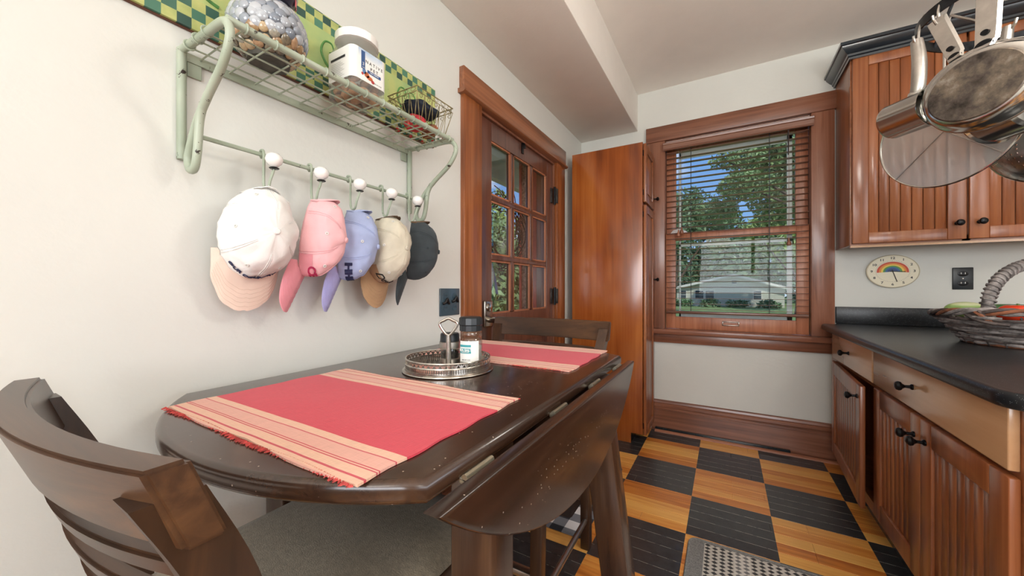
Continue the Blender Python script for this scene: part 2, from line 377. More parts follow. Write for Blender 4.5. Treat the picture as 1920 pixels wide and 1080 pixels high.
# ------------------------------------------------------------------ door in the left wall
dr = thing('door_1', 'brown glazed back door with nine panes in the left wall', None, (0, -1.09, 0)); dr['kind'] = 'structure'
box('casing', 0, .024, -1.738, -1.588, 0, 2.083, 'casing_wood', dr, bev=.003)
box('casing', 0, .024, -.602, -.448, 0, 2.083, 'casing_wood', dr, bev=.003)
box('header_casing', 0, .03, -1.748, -.44, 2.10, 2.212, 'trim_wood_y', dr, bev=.003)
prism('header_fillet', [(0, 2.08), (.034, 2.08), (.043, 2.087), (.043, 2.095), (.034, 2.102), (0, 2.102)], -1.758, -.43, 'trim_wood_y', dr, axis='Y')
boxes('jamb', [(-.18, 0, -1.60, -1.588, 0, 2.083), (-.18, 0, -.602, -.585, 0, 2.083), (-.18, 0, -1.588, -.602, 2.068, 2.09)], 'trim_wood_z', dr)
GY0, GY1, GZ0, GZ1 = -1.445, -.712, .992, 1.962
box('stile', -.056, -.012, -1.584, GY0, .01, 2.064, 'door_wood', dr, bev=.002)
box('stile', -.056, -.012, GY1, -.612, .01, 2.064, 'door_wood', dr, bev=.002)
box('top_rail', -.056, -.012, GY0, GY1, GZ1, 2.064, 'door_wood', dr)
box('lock_rail', -.056, -.012, GY0, GY1, .80, GZ0, 'door_wood', dr)
box('bottom_rail', -.056, -.012, GY0, GY1, .01, .24, 'door_wood', dr)
box('mullion', -.054, -.014, (GY0+GY1)/2-.05, (GY0+GY1)/2+.05, .24, .80, 'door_wood', dr)
for s in (0, 1):
    c0 = GY0 if s == 0 else (GY0+GY1)/2+.05; c1 = (GY0+GY1)/2-.05 if s == 0 else GY1
    box('panel', -.044, -.026, c0, c1, .24, .80, 'door_wood', dr, bev=.006)
mw = .032
pw = (GY1-GY0-2*mw)/3; ph = (GZ1-GZ0-2*mw)/3
for i in (1, 2):
    y = GY0+i*pw+(i-1)*mw; box('muntin', -.052, -.014, y, y+mw, GZ0, GZ1, 'door_wood', dr, bev=.006)
    z = GZ0+i*ph+(i-1)*mw; box('muntin', -.053, -.013, GY0, GY1, z, z+mw, 'door_wood', dr, bev=.006)
for i in range(3):
    for j in range(3):
        y = GY0+i*(pw+mw); z = GZ0+j*(ph+mw)
        pn = box('pane', -.036, -.032, y, y+pw, z, z+ph, 'pane_glass', dr)
        q = .009
        boxes('glazing_bead', [(-.03, -.018, y, y+q, z, z+ph), (-.03, -.018, y+pw-q, y+pw, z, z+ph), (-.03, -.018, y, y+pw, z, z+q), (-.03, -.018, y, y+pw, z+ph-q, z+ph)], 'sash_wood', pn)
for z in (1.83, 1.078):
    hb = boxes('hinge', [(-.013, -.003, -.652, -.622, z-.055, z+.055), (.0, .027, -.611, -.588, z-.055, z+.055)], 'hinge_metal', dr, bev=.002)
    hb['label'] = 'dark worn butt hinge'
    tube('hinge_pin', [(.008, -.614, z-.066), (.008, -.614, z+.066)], .009, 'black_iron', hb, 10)
e = box('escutcheon', -.012, .006, -1.535, -1.455, .925, 1.07, 'nickel', dr, bev=.008, seg=3); e['label'] = 'satin nickel lever set'
lathe('keypad_ring', [(0, 0), (.024, 0), (.024, .006), (.018, .009), (0, .009)], 'steel', e, 20, T=frame((.006, -1.495, 1.032), (0, 1, 0), (0, 0, 1)))
tube('lever_shank', [(.006, -1.495, .965), (.052, -1.495, .965)], .016, 'nickel', e, 12)
tube('lever', spline([(.05, -1.50, .965), (.056, -1.45, .968), (.056, -1.405, .962), (.058, -1.365, .95), (.06, -1.335, .953)], 5), [.0125]*6+[.011]*5+[.009]*6+[.007]*4, 'nickel', e, 10)
box('wreath_hanger', -.012, -.006, -1.10, -1.075, 2.00, 2.066, 'black_iron', dr)
tube('hanger_hook', [(-.006, -1.0875, 2.064), (.004, -1.0875, 2.06), (.008, -1.0875, 2.045), (.006, -1.0875, 2.03)], .006, 'black_iron', dr, 6)
# ------------------------------------------------------------------ window in the back wall
wn = thing('window_1', 'double hung window in stained wood casing on the back wall', None, (1.157, 0, .8)); wn['kind'] = 'structure'
box('casing', .568, .70, -.024, 0, .815, 2.31, 'trim_wood_z', wn, bev=.003)
box('casing', 1.613, 1.735, -.024, 0, .815, 2.31, 'trim_wood_z', wn, bev=.003)
box('header_casing', .558, 1.748, -.03, 0, 2.31, 2.43, 'trim_wood', wn, bev=.003)
box('stool', .60, 1.74, -.062, .03, .775, .815, 'trim_wood', wn, bev=.008, seg=3)
box('apron', .61, 1.735, -.024, 0, .705, .775, 'trim_wood', wn, bev=.003)
boxes('jamb', [(.69, .70, 0, .18, .775, 2.315), (1.613, 1.625, 0, .18, .775, 2.315), (.70, 1.613, 0, .18, 2.303, 2.315)], 'trim_wood_z', wn)
box('exterior_sill', .66, 1.66, .03, .24, .76, .80, 'storm_white', wn)
def sash(name, y0, y1, z0, z1, bot, top):
    boxes(name, [(.702, .772, y0, y1, z0, z1), (1.541, 1.611, y0, y1, z0, z1), (.772, 1.541, y0, y1, z0, z0+bot), (.772, 1.541, y0, y1, z1-top, z1)], 'sash_wood', wn, bev=.002)
    box('pane', .772, 1.541, (y0+y1)/2-.002, (y0+y1)/2+.002, z0+bot, z1-top, 'pane_glass', wn)
sash('lower_sash', .032, .062, .815, 1.575, .096, .058)
sash('upper_sash', .068, .098, 1.53, 2.303, .05, .06)
boxes('storm_frame', [(.79, .802, .125, .14, .80, 2.303), (1.50, 1.53, .125, .14, .80, 2.303), (.79, 1.53, .125, .14, .80, .93), (.79, 1.53, .125, .14, 1.475, 1.50), (.79, 1.53, .125, .14, 2.19, 2.303)], 'storm_white', wn)
lf = boxes('sash_lift', [(1.095, 1.205, .014, .032, .856, .862), (1.095, 1.205, .014, .032, .882, .888), (1.095, 1.102, .014, .032, .856, .888), (1.198, 1.205, .014, .032, .856, .888)], 'nickel', wn, bev=.002)
lathe('sash_lock', [(0, 0), (.02, 0), (.02, .006), (.009, .01), (.009, .02), (0, .022)], 'hinge_metal', wn, 16, T=Matrix.Translation((1.19, .046, 1.575)))
# ------------------------------------------------------------------ blind
bl = thing('venetian_blind', 'brown wooden venetian blind with open slats hanging in the window', 'blind', (1.157, 0, 2.2))
prism('valance', [(-.028, 2.222), (-.046, 2.222), (-.05, 2.228), (-.044, 2.236), (-.044, 2.262), (-.05, 2.268), (-.052, 2.278), (-.046, 2.284), (-.028, 2.284)], .69, 1.625, 'blind_wood', bl, axis='X', smooth=30)
for x in (.69, 1.618): box('valance_return', x, x+.007, -.028, -.0245, 2.222, 2.284, 'blind_wood', bl)
box('headrail', .71, 1.605, -.022, .024, 2.24, 2.295, 'storm_white', bl)
bm = bmesh.new(); bmbox(bm, -.447, .447, -.0185, .0185, -.0014, .0014, bev=.0012, seg=1)
slat = frombm('slat', bm, 'blind_wood', bl); sm = slat.data
zz = [2.205-.0425*k for k in range(30)]
for k, z in enumerate(zz):
    o = slat if k == 0 else put(bpy.data.objects.new('slat', sm), bl)
    o.location = Vector((1.157, 0.002, z))-bl.location; o.rotation_euler = (math.radians(-3), 0, 0)
box('bottom_rail', .71, 1.604, -.02, .024, .938, .958, 'blind_wood', bl, bev=.004)
for x in (.885, 1.385):
    tubes('ladder_cord', [[(x, -.021, 2.25), (x, -.021, .958)], [(x, .023, 2.25), (x, .023, .958)]], .0014, 'black_plastic', bl, 5)
for x, z in ((.80, 1.565), (.822, 1.585), (1.492, 1.455)):
    tube('pull_cord', [(x, -.03, 2.24), (x, -.03, z+.02)], .0013, 'blind_wood', bl, 5)
    ts = lathe('tassel', [(.003, .026), (.005, .024), (.006, .008), (.013, -.004), (.015, -.018), (.011, -.026), (0, -.027)], 'trim_wood_z', bl, 14, T=Matrix.Translation((x, -.03, z)))
tube('tilt_wand', [(1.488, -.034, 2.235), (1.488, -.034, 2.05)], .003, 'black_plastic', bl, 6)
pp = mesh('paper_tag', [(.735, .034, 1.576), (.86, .034, 1.576), (.845, .05, 1.592), (.79, .058, 1.612), (.75, .058, 1.602), (.735, .037, 1.576), (.86, .037, 1.576), (.845, .053, 1.592), (.79, .061, 1.612), (.75, .061, 1.602)],
     [(0, 1, 2, 3, 4), (9, 8, 7, 6, 5), (0, 5, 6, 1), (1, 6, 7, 2), (2, 7, 8, 3), (3, 8, 9, 4), (4, 9, 5, 0)], 'porcelain')
tag(pp, 'small white folded paper resting on the window meeting rail', 'paper')
# ------------------------------------------------------------------ pantry cabinet
pc = thing('pantry_cabinet', 'tall orange-brown pantry cabinet standing between door and window', 'cabinet', (.33, -.2, 0))
prism('side_panel', [(.06, 0), (.515, 0), (.515, .075), (.598, .075), (.598, 2.196), (.06, 2.196)], -.387, -.367, 'pantry_wood', pc, axis='Y', bev=.0015)
boxes('carcass', [(.06, .08, -.367, -.03, 0, 2.19), (.08, .578, -.367, -.03, 2.17, 2.192), (.08, .578, -.367, -.03, .075, .095), (.06, .596, -.05, -.03, .075, 2.19)], 'pantry_wood', pc)
boxes('face_frame', [(.578, .598, -.367, -.345, .08, 2.19), (.578, .598, -.07, -.051, .08, 2.17), (.578, .598, -.345, -.07, 2.13, 2.17), (.578, .598, -.345, -.07, 1.73, 1.77)], 'cabinet_wood', pc)
box('toe_kick', .50, .515, -.367, -.05, 0, .075, 'black_paint', pc)
for z0, z1, kz in ((1.762, 2.186, 1.845), (.07, 1.742, 1.205)):
    a, b = -.38, -.034
    d = boxes('door', [(.602, .622, a, a+.055, z0, z1), (.602, .622, b-.055, b, z0, z1), (.602, .622, a+.055, b-.055, z0, z0+.055), (.602, .622, a+.055, b-.055, z1-.055, z1)], 'cabinet_wood', pc, bev=.003)
    box('door_panel', .604, .612, a+.05, b-.05, z0+.05, z1-.05, 'cabinet_wood', d)
    box('raised_field', .611, .618, a+.075, b-.075, z0+.075, z1-.075, 'cabinet_wood', d, bev=.005)
    lathe('knob', [(.007, 0), (.005, .012), (.006, .018), (.014, .026), (.015, .032), (.008, .04), (0, .041)], 'black_iron', d, 16, T=frame((.622, b-.028, kz), (0, 1, 0), (0, 0, 1)))
    for hz in (z0+.07, z1-.07): tube('hinge', [(.602, a-.004, hz-.02), (.602, a-.004, hz+.02)], .004, 'black_iron', d, 6)
# ------------------------------------------------------------------ beadboard door used by the wall and base cabinets
def bead_door(parent, a, b, z0, z1, plane, st, npl, T=None, thick=.02, knob=None, rail_h=.06, dirn='Y'):
    """door in the plane; dirn Y: width along Y facing -X at x=plane; dirn X: width along X facing -Y at y=plane"""
    def B(u0, u1, w0, w1, v0, v1): return (w0, w1, u0, u1, v0, v1) if dirn == 'Y' else (u0, u1, w0, w1, v0, v1)
    f, k = plane, plane+thick
    mt = 'cabinet_wood'
    bm = bmesh.new()
    for q in (B(a, a+st, f, k, z0, z1), B(b-st, b, f, k, z0, z1), B(a+st, b-st, f, k, z0, z0+rail_h), B(a+st, b-st, f, k, z1-rail_h, z1)): bmbox(bm, *q, bev=.003)
    d = frombm('door', bm, mt, parent, smooth=50, T=T)
    w = (b-a-2*st)/npl
    for i in range(npl):
        u = a+st+i*w
        box('plank', *B(u+.0012, u+w-.0012, f+.008, f+.016, z0+rail_h-.004, z1-rail_h+.004), mt, d, bev=.0022, seg=1, T=T)
    box('back_panel', *B(a+st-.005, b-st+.005, f+.016, f+.019, z0+rail_h-.005, z1-rail_h+.005), mt, d, T=T)
    if knob: knob_at(d, knob, dirn, f, T)
    return d
KN = [(.010, 0), (.010, .004), (.0055, .008), (.005, .02), (.009, .026), (.015, .031), (.0165, .037), (.013, .044), (.006, .047), (0, .0475)]
def knob_at(parent, uv, dirn, f, T=None):
    o = (f, uv[0], uv[1]) if dirn == 'Y' else (uv[0], f, uv[1])
    M4 = frame(o, (0, 0, 1), (0, 1, 0)) if dirn == 'Y' else frame(o, (1, 0, 0), (0, 0, 1))
    lathe('knob', KN, 'black_iron', parent, 18, T=(T @ M4) if T is not None else M4)
# ------------------------------------------------------------------ wall cabinet
wc = thing('wall_cabinet', 'brown beadboard wall cabinet with black crown moulding above the clock', 'cabinet', (2.2, -.16, 1.385))
boxes('carcass', [(1.742, 1.76, -.322, 0, 1.385, 2.475), (2.63, 2.648, -.322, 0, 1.385, 2.475), (1.76, 2.63, -.30, 0, 1.40, 1.42), (1.76, 2.63, -.30, 0, 2.455, 2.475), (1.76, 2.63, -.012, 0, 1.42, 2.455)], 'cabinet_wood', wc, bev=.001)
boxes('face_frame', [(1.742, 1.79, -.326, -.306, 1.385, 2.475), (2.18, 2.21, -.326, -.306, 1.385, 2.475), (2.60, 2.648, -.326, -.306, 1.385, 2.475), (1.79, 2.60, -.326, -.306, 1.385, 1.415), (1.79, 2.60, -.326, -.306, 2.44, 2.475)], 'cabinet_wood_x', wc)
box('light_rail', 1.746, 2.644, -.318, -.30, 1.372, 1.386, 'drawer_wood', wc)
bead_door(wc, 1.748, 2.19, 1.392, 2.462, -.348, .068, 7, knob=(2.155, 1.474), dirn='X')
bead_door(wc, 2.199, 2.64, 1.392, 2.462, -.348, .068, 7, knob=(2.233, 1.475), dirn='X')
cp = [(0, 2.452), (.010, 2.452), (.012, 2.462), (.018, 2.468), (.020, 2.478), (.030, 2.486), (.046, 2.506), (.050, 2.516), (.058, 2.520), (.058, 2.536), (0, 2.536)]
path = [((1.742, 0), (-1, 0)), ((1.742, -.348), (-1, -1)), ((2.648, -.348), (0, -1))]
vs, fs = [], []; k = len(cp)
for (x, y), (ox, oy) in path: vs += [(x+ox*o, y+oy*o, z) for o, z in cp]
for i in range(2):
    for j in range(k): fs.append((i*k+j, i*k+(j+1) % k, (i+1)*k+(j+1) % k, (i+1)*k+j))
fs += [tuple(range(k)), tuple(2*k+j for j in range(k))[::-1]]
mesh('crown_moulding', vs, fs, 'crown_paint', wc, smooth=25)['label'] = 'black painted crown moulding'
# ------------------------------------------------------------------ base cabinets
XF = 1.684
def base_carcass(parent, y0, y1, end=False):
    boxes('carcass', [(1.706, 2.35, y1-.018, y1, .10, .866), (1.706, 2.35, y0, y0+.018, .10, .866), (2.33, 2.35, y0+.018, y1-.018, .10, .866), (1.706, 2.33, y0+.018, y1-.018, .10, .12)], 'cabinet_wood', parent)
    boxes('face_frame', [(1.704, 1.722, y0, y0+.04, .10, .866), (1.704, 1.722, y1-.04, y1, .10, .866), (1.704, 1.722, y0+.04, y1-.04, .845, .866), (1.704, 1.722, y0+.04, y1-.04, .685, .715), (1.704, 1.722, y0+.04, y1-.04, .10, .15)], 'cabinet_wood_y', parent)
    box('toe_kick', 1.75, 1.765, y0, y1, 0, .10, 'black_paint', parent)
b1 = thing('base_cabinet', 'narrow base cabinet by the window wall with its door ajar', 'cabinet', (2.0, -.5, 0))
base_carcass(b1, -.93, -.10)
d = box('drawer', XF, 1.704, -.918, -.215, .712, .862, 'drawer_wood', b1, bev=.003); knob_at(d, (-.565, .79), 'Y', XF)
P0 = Vector((1.704, -.205, 0)); T = Matrix.Translation(P0) @ Matrix.Rotation(math.radians(-3.2), 4, 'Z') @ Matrix.Translation(-P0)
bead_door(b1, -.915, -.205, .135, .690, XF, .075, 10, T=T, knob=(-.872, .635), rail_h=.075)
b2 = thing('base_cabinet', 'wide two-door base cabinet at the near end of the counter', 'cabinet', (2.0, -1.4, 0))
base_carcass(b2, -1.862, -.932)
d = box('drawer', XF, 1.704, -1.835, -.938, .712, .866, 'drawer_wood', b2, bev=.003); knob_at(d, (-1.335, .79), 'Y', XF)
bead_door(b2, -1.386, -.938, .135, .697, XF, .075, 7, knob=(-1.345, .628), rail_h=.075)
bead_door(b2, -1.838, -1.390, .135, .697, XF, .075, 7, knob=(-1.428, .628), rail_h=.075)
box('end_panel', 1.704, 2.40, -1.88, -1.862, 0, .866, 'cabinet_wood', b2, bev=.002)
# ------------------------------------------------------------------ countertop
ct = thing('countertop', 'black speckled stone countertop with rounded front edge', 'countertop', (2.1, -1, .868))
poly = [(2.65, -.002), (1.738, -.002), (1.738, -.034), (1.725, -.07), (1.69, -.075)]
poly += [(1.652+.03*(1-math.cos(a)), -.105+.03*math.sin(a)*1.0) for a in (1.2, .6, 0)]
poly += [(1.646+.06*(1-math.cos(a)), -1.86-.065*math.sin(a)) for a in (0, .3, .6, .9, 1.2, PI/2)] + [(2.65, -1.925)]
prism('slab', poly, .868, .907, 'granite', ct, bev=.013, seg=4, smooth=60)
box('backsplash', 1.74, 2.65, -.026, -.001, .908, 1.016, 'granite', ct, bev=.002)
# ------------------------------------------------------------------ unseen globe lamps, added to light the room (above and behind the frame)
def emit(name, col, s):
    m, n, out = newmat(name); n.set(out.inputs[0], n('Emission', i_Color=lin(col), i_Strength=s).outputs[0])
emit('fill_glow', (255, 249, 240), FILL_E); emit('fill_glow_dim', (255, 249, 240), FILL_E*.32)
def pendant(x, y, z, r, label, glow='fill_glow_dim'):
    p = thing('fill_pendant', label, 'lamp', (x, y, z), group='added fill globes')
    lathe('canopy', [(0, H), (.07, H), (.07, H-.015), (.02, H-.03), (0, H-.03)], 'nickel', p, 20, T=Matrix.Translation((x, y, 0)))
    tube('stem', [(x, y, H-.02), (x, y, z+r*.9)], .006, 'nickel', p, 8)
    pr = [(max(r*math.sin(a), 0.0), r*math.cos(a)*.85) for a in [PI*i/14 for i in range(15)]]
    lathe('globe', pr, glow, p, 28, T=Matrix.Translation((x, y, z)))
pendant(2.06, -2.0, 2.02, .15, 'added unseen fill globe pendant above the counter end', 'fill_glow')
pendant(2.6, -3.6, 1.95, .20, 'added unseen fill globe pendant over the kitchen behind the viewer')
pendant(1.0, -4.3, 1.95, .20, 'added unseen fill globe pendant furthest behind the viewer')
# ------------------------------------------------------------------ outdoors
pbr('grass', (118, 140, 78), rough=.95, var=.3, vscale=3, bump=.4, bscale=30)
for nm, c in (('leaf_a', (132, 156, 104)), ('leaf_b', (112, 142, 100)), ('leaf_c', (164, 184, 112)), ('leaf_d', (96, 124, 90))): pbr(nm, c, rough=.55, var=.35, vscale=2.5)
pbr('bark', (84, 70, 58), rough=.9, var=.3, vscale=9)
pbr('siding', (206, 204, 188), rough=.7, var=.04)
pbr('roof_shingle', (150, 148, 142), rough=.9, var=.15, vscale=12)
pbr('house_pane', (70, 80, 88), rough=.1, var=.15)
pbr('porch_white', (216, 214, 204), rough=.6, var=.04)
pbr('stucco', (150, 118, 104), rough=.95, var=.3, vscale=60, bump=.6, bscale=120)
pbr('red_trim', (186, 84, 70), rough=.6, var=.15)
tag(box('lawn', -60, 60, -40, 90, -1.0, -.75, 'grass'), 'mown green lawn around the neighbouring house', 'lawn', kind='structure')
def leaves(name, blobs, count, size, m, parent, seed, kind='stuff'):
    r = random.Random(seed); V, Fc = [], []
    tot = sum(b[1][0]*b[1][1]*b[1][2] for b in blobs)
    for c, rad in blobs:
        c = Vector(c); k = int(count*rad[0]*rad[1]*rad[2]/tot)
        for _ in range(k):
            d = Vector((r.gauss(0, 1), r.gauss(0, 1), r.gauss(0, 1))).normalized()*(r.random()**.45)
            p = c+Vector((d.x*rad[0], d.y*rad[1], d.z*rad[2]))
            p += noise.noise_vector(p*.9)*min(rad)*.35
            s = size*r.uniform(.6, 1.3); u = Vector((r.gauss(0, 1), r.gauss(0, 1), r.gauss(0, .7)-.4)).normalized(); w = u.orthogonal().normalized()
            w = (w*math.cos(r.random()*6.28)+u.cross(w)*math.sin(r.random()*6.28)).normalized()
            i = len(V); V += [p-u*s, p+w*s*.38+u*s*.1, p+u*s, p-w*s*.38+u*s*.1]; Fc.append((i, i+1, i+2, i+3))
    o = mesh(name, V, Fc, m, parent); o['kind'] = kind
    return o
def tree(label, base, trunk_h, blobs, count, size, m, seed, tr=.18, group='trees outside'):
    t = thing('tree', label, 'tree', base, group=group)
    b = Vector(base); top = b+Vector((.15, .1, trunk_h))
    tube('trunk', spline([b-Vector((0, 0, .1)), b+Vector((.08, 0, trunk_h*.5)), top], 4), [tr*(1-.05*i) for i in range(9)], 'bark', t, 8)
    for c, rad in blobs[:4]:
        tube('branch', spline([top-Vector((0, 0, trunk_h*.2)), (top+Vector(c))*.5+Vector((0, 0, -.2)), Vector(c)], 4), [tr*.5*(1-.09*i) for i in range(9)], 'bark', t, 6)
    leaves('foliage', blobs, count, size, m, t, seed)
tree('airy tree with hanging boughs filling the upper right of the window', (4.6, 11.0, -.75), 3.6,
     [((2.7, 13.97, 6.03), (1.5, 1.4, 1.0)), ((1.77, 12.27, 4.73), (1.0, 1.2, .55)), ((3.14, 14.22, 4.4), (1.2, 1.3, .9)), ((1.12, 12.47, 5.85), (.55, .8, .28)), ((2.25, 14.86, 7.47), (1.4, 1.4, .6)), ((.94, 12.94, 4.09), (.7, 1, .45))], 16000, .10, 'leaf_a', 11)
tree('rounded dark tree left behind the window sash', (-1.8, 22, -.75), 2.4,
     [((-.99, 23.39, 6.2), (1.6, 1.6, 1.4)), ((.52, 24.27, 5.33), (1.8, 1.6, 1.3)), ((-1.6, 23.04, 4.98), (1.6, 1.6, 1.5))], 9000, .15, 'leaf_b', 12)
tree('yellow green tree rising right of the pale house gable', (5.6, 30, -.75), 2.6,
     [((4.75, 34.5, 5.8), (2.2, 2, 1.9)), ((6.2, 33.2, 4.19), (2, 2, 2.2)), ((3.2, 34.0, 5.94), (1.6, 1.6, 1.2))], 4500, .28, 'leaf_c', 13)
for k, (x, y, where) in enumerate(((-5.2, 54, 'leftmost in the front row'), (2.0, 54, 'in the middle of the front row'), (9.2, 54, 'rightmost in the front row'), (-8.8, 62, 'leftmost in the rear row'), (-1.6, 62, 'second in the rear row'), (5.6, 62, 'third in the rear row'), (12.8, 62, 'rightmost in the rear row'))):
    tree('dense dark tree %s behind the pale house' % where, (x, y, -.75), 2.0, [((x, y, 4.0), (2.7, 2.2, 3.6)), ((x+.4, y-.3, 1.6), (2.7, 2.2, 2.2)), ((x-.3, y, 6.8), (2.3, 2, 2.0))], 2200, .5, ('leaf_d', 'leaf_b')[k % 2], 30+k, tr=.25, group='tree rows behind the house')
for k, (x, y, z, r_, lb_) in enumerate(((-3.9, 4.5, 1.9, 1.0, 'small bright tree nearest the porch seen through the door'), (-6.4, 7.4, 3.4, 1.3, 'tall bright tree filling the middle door panes'), (-3.4, 7.6, 1.5, 1.0, 'low bright tree behind the porch post'), (-9.6, 11.8, 3.2, 2.0, 'broad tree furthest left beyond the porch'), (-5.2, 12.4, 3.6, 1.8, 'rounded tree furthest off beyond the porch'))):
    tree(lb_, (x, y, -.75), max(z, .6), [((x, y, z), (r_, r_, r_*.9)), ((x+.1, y+.1, z-r_*.8), (r_*1.05, r_, r_*.8))], 3200, .13, ('leaf_a', 'leaf_c', 'leaf_a')[k % 3], 50+k, tr=.1, group='trees beyond the porch')
for k, (x, y, lb_) in enumerate(((-2.6, 38.4, 'low shrub under the left windows of the pale house'), (-.2, 38.4, 'low shrub under the middle windows of the pale house'), (2.2, 38.4, 'low shrub below the gable of the pale house'), (4.6, 38.4, 'low shrub at the right corner of the pale house'))):
    sh = thing('shrub', lb_, 'shrub', (x, y, -.75), group='foundation shrubs')
    leaves('foliage', [((x, y, -.45), (1.0, .6, .5))], 600, .16, 'leaf_b', sh, 80+k)
# the neighbouring house
hs = thing('house', 'pale one-storey house with low gable seen through the window', 'house', (1.9, 42, -.75))
xl, xr, xm, ze, zr, zb, yf = -3.4, 6.0, 1.85, 1.15, 2.42, -.75, 40.0
prism('wall', [(xl, zb), (xr, zb), (xr, ze), (xm, zr), (xl, ze)], yf, yf+9, 'siding', hs, axis='Y')
for k in range(14):
    z = zb+.14*k+.1; box('siding_course', xl-.02, xr+.02, yf-.03, yf, z, z+.012, 'porch_white', hs)
for s, xe in ((-1, xl-.5), (1, xr+.5)):
    sl = (zr-ze)/(xm-xl) if s < 0 else (zr-ze)/(xr-xm)
    za = ze-.5*sl
    prism('roof', [(xe, za), (xm, zr), (xm, zr+.16), (xe, za+.16)], yf-.5, yf+9.4, 'roof_shingle', hs, axis='Y')
    prism('fascia', [(xe, za-.1), (xm, zr-.1), (xm, zr+.12), (xe, za+.12)], yf-.56, yf-.5, 'porch_white', hs, axis='Y')
def hwin(x0, x1, z0, z1):
    w = box('window', x0-.08, x1+.08, yf-.06, yf, z0-.08, z1+.08, 'porch_white', hs)
    box('window_pane', x0, x1, yf-.075, yf-.06, z0, z1, 'house_pane', w); box('sash_bar', x0, x1, yf-.085, yf-.075, (z0+z1)/2-.02, (z0+z1)/2+.02, 'porch_white', w)
for a in ((-3.2, -2.5), (-1.6, -.85), (-.65, .1), (3.55, 4.15)): hwin(a[0], a[1], .0, .85)
hwin(1.7, 2.1, 1.6, 1.9)
# the porch outside the back door
po = tag(boxes('porch_ceiling', [(-.75, -.18, -3.2, 2.8, 2.33, 2.38)], 'porch_white'), kind='structure')
tag(boxes('porch_beam', [(-.75, -.68, -3.2, 2.8, 2.13, 2.33)], 'porch_white'), kind='structure')
tag(boxes('porch_post', [(-.77, -.66, 2.6, 2.71, -.12, 2.13)], 'porch_white'), kind='structure')
tag(boxes('porch_floor', [(-1.4, -.18, -3.2, 2.8, -.75, -.12)], 'stucco'), kind='structure')
tag(boxes('brick_mould', [(-.30, -.18, -.595, -.50, 0, 2.15)], 'stucco'), kind='structure')
tag(boxes('trim_3', [(-.30, -.285, -.61, -.595, 0, 2.15), (-.178, -.15, -.606, -.6025, 0, 2.06)], 'red_trim'), kind='structure')
# wreath on the outside of the door
pbr('twig', (62, 44, 36), rough=.8, var=.3, vscale=30)
pbr('berry', (44, 34, 44), rough=.4, var=.3)
pbr('ribbon_grey', (176, 170, 166), rough=.8, var=.2); pbr('ribbon_blue', (92, 118, 168), rough=.8, var=.2)
wr = thing('wreath', 'dark twig wreath with berries hanging outside the door glass', 'wreath', (-.10, -1.16, 1.28))
r = random.Random(5); lst = []
for k in range(46):
    a0 = r.random()*6.28; R0 = r.uniform(.155, .225); ln = r.uniform(.9, 2.2); pts = []
    for i in range(9):
        a = a0+ln*i/8; rr_ = R0+.022*math.sin(3*a+k)+(.05*max(0, i-6)/2 if k % 3 == 0 else 0)
        pts.append((-.105+.022*math.sin(a*2+k*1.7), -1.16+1.12*rr_*math.cos(a), 1.49+rr_*math.sin(a)))
    lst.append(pts)
tubes('twig_ring', lst, .0032, 'twig', wr, 5)
V, Fc = [], []
bm = bmesh.new()
for k in range(110):
    a = r.random()*6.28; R0 = r.uniform(.13, .27)
    bmesh.ops.create_icosphere(bm, subdivisions=1, radius=r.uniform(.004, .008), matrix=Matrix.Translation((-.105+r.uniform(-.03, .02), -1.16+1.12*R0*math.cos(a), 1.49+R0*math.sin(a))))
frombm('berries', bm, 'berry', wr, smooth=60)['kind'] = 'stuff'
def strip(name, pts, w, wd, m, parent):
    P = spline(pts, 5); V, Fc = [], []; wd = Vector(wd).normalized()
    for i, p in enumerate(P): V += [p-wd*w/2, p+wd*w/2, p+wd*w/2+Vector((.002, 0, 0)), p-wd*w/2+Vector((.002, 0, 0))]
    for i in range(len(P)-1):
        for j in range(4): Fc.append((4*i+j, 4*i+(j+1) % 4, 4*i+4+(j+1) % 4, 4*i+4+j))
    Fc += [(0, 1, 2, 3), tuple(4*(len(P)-1)+j for j in (3, 2, 1, 0))]
    return mesh(name, V, Fc, m, parent, smooth=True)
strip('ribbon_tail', [(-.10, -1.34, 1.30), (-.11, -1.30, 1.24), (-.09, -1.33, 1.17), (-.11, -1.37, 1.09), (-.10, -1.36, 1.02)], .05, (0, 1, .2), 'ribbon_grey', wr)
strip('ribbon_tail', [(-.10, -1.36, 1.30), (-.12, -1.40, 1.24), (-.10, -1.37, 1.2)], .06, (0, 1, .6), 'ribbon_blue', wr)
strip('ribbon_tail', [(-.11, -1.30, 1.28), (-.12, -1.24, 1.18), (-.10, -1.25, 1.10)], .03, (0, 1, -.3), 'ribbon_blue', wr)
# ------------------------------------------------------------------ table
TC = Vector((.43, -2.33, 0)); TR = .61; TX0, TX1 = .055, .798
tb = thing('dining_table', 'dark stained drop-leaf table with one leaf hanging toward the aisle', 'table', (.43, -2.33, 0))
def arc(x0, x1, up, k=26):
    out = []
    for i in range(k+1):
        x = x0+(x1-x0)*i/k; out.append((x, TC.y+(1 if up else -1)*math.sqrt(max(0, TR**2-(x-TC.x)**2))))
    return out
prism('tabletop', arc(TX0, TX1, False)+arc(TX1, TX0, True), .868, .90, 'table_wood', tb, bev=.011, seg=4, smooth=60)
def leaf(name, xh, sgn, tilt, z=.884, c=.505):
    sag = .195; R_ = (c*c+sag*sag)/(2*sag); P = [(-c, 0)]
    for i in range(1, 40):
        a = -c+2*c*i/40; P.append((a, -(math.sqrt(R_**2-a*a)-(R_-sag))))
    P.append((c, 0))
    M4 = Matrix.Translation((xh, TC.y-.012, z)) @ Matrix.Rotation(-sgn*math.radians(tilt), 4, 'Y')
    return prism(name, P, -.014, .014, 'table_wood', tb, axis='X', bev=.006, seg=3, smooth=60, T=M4)
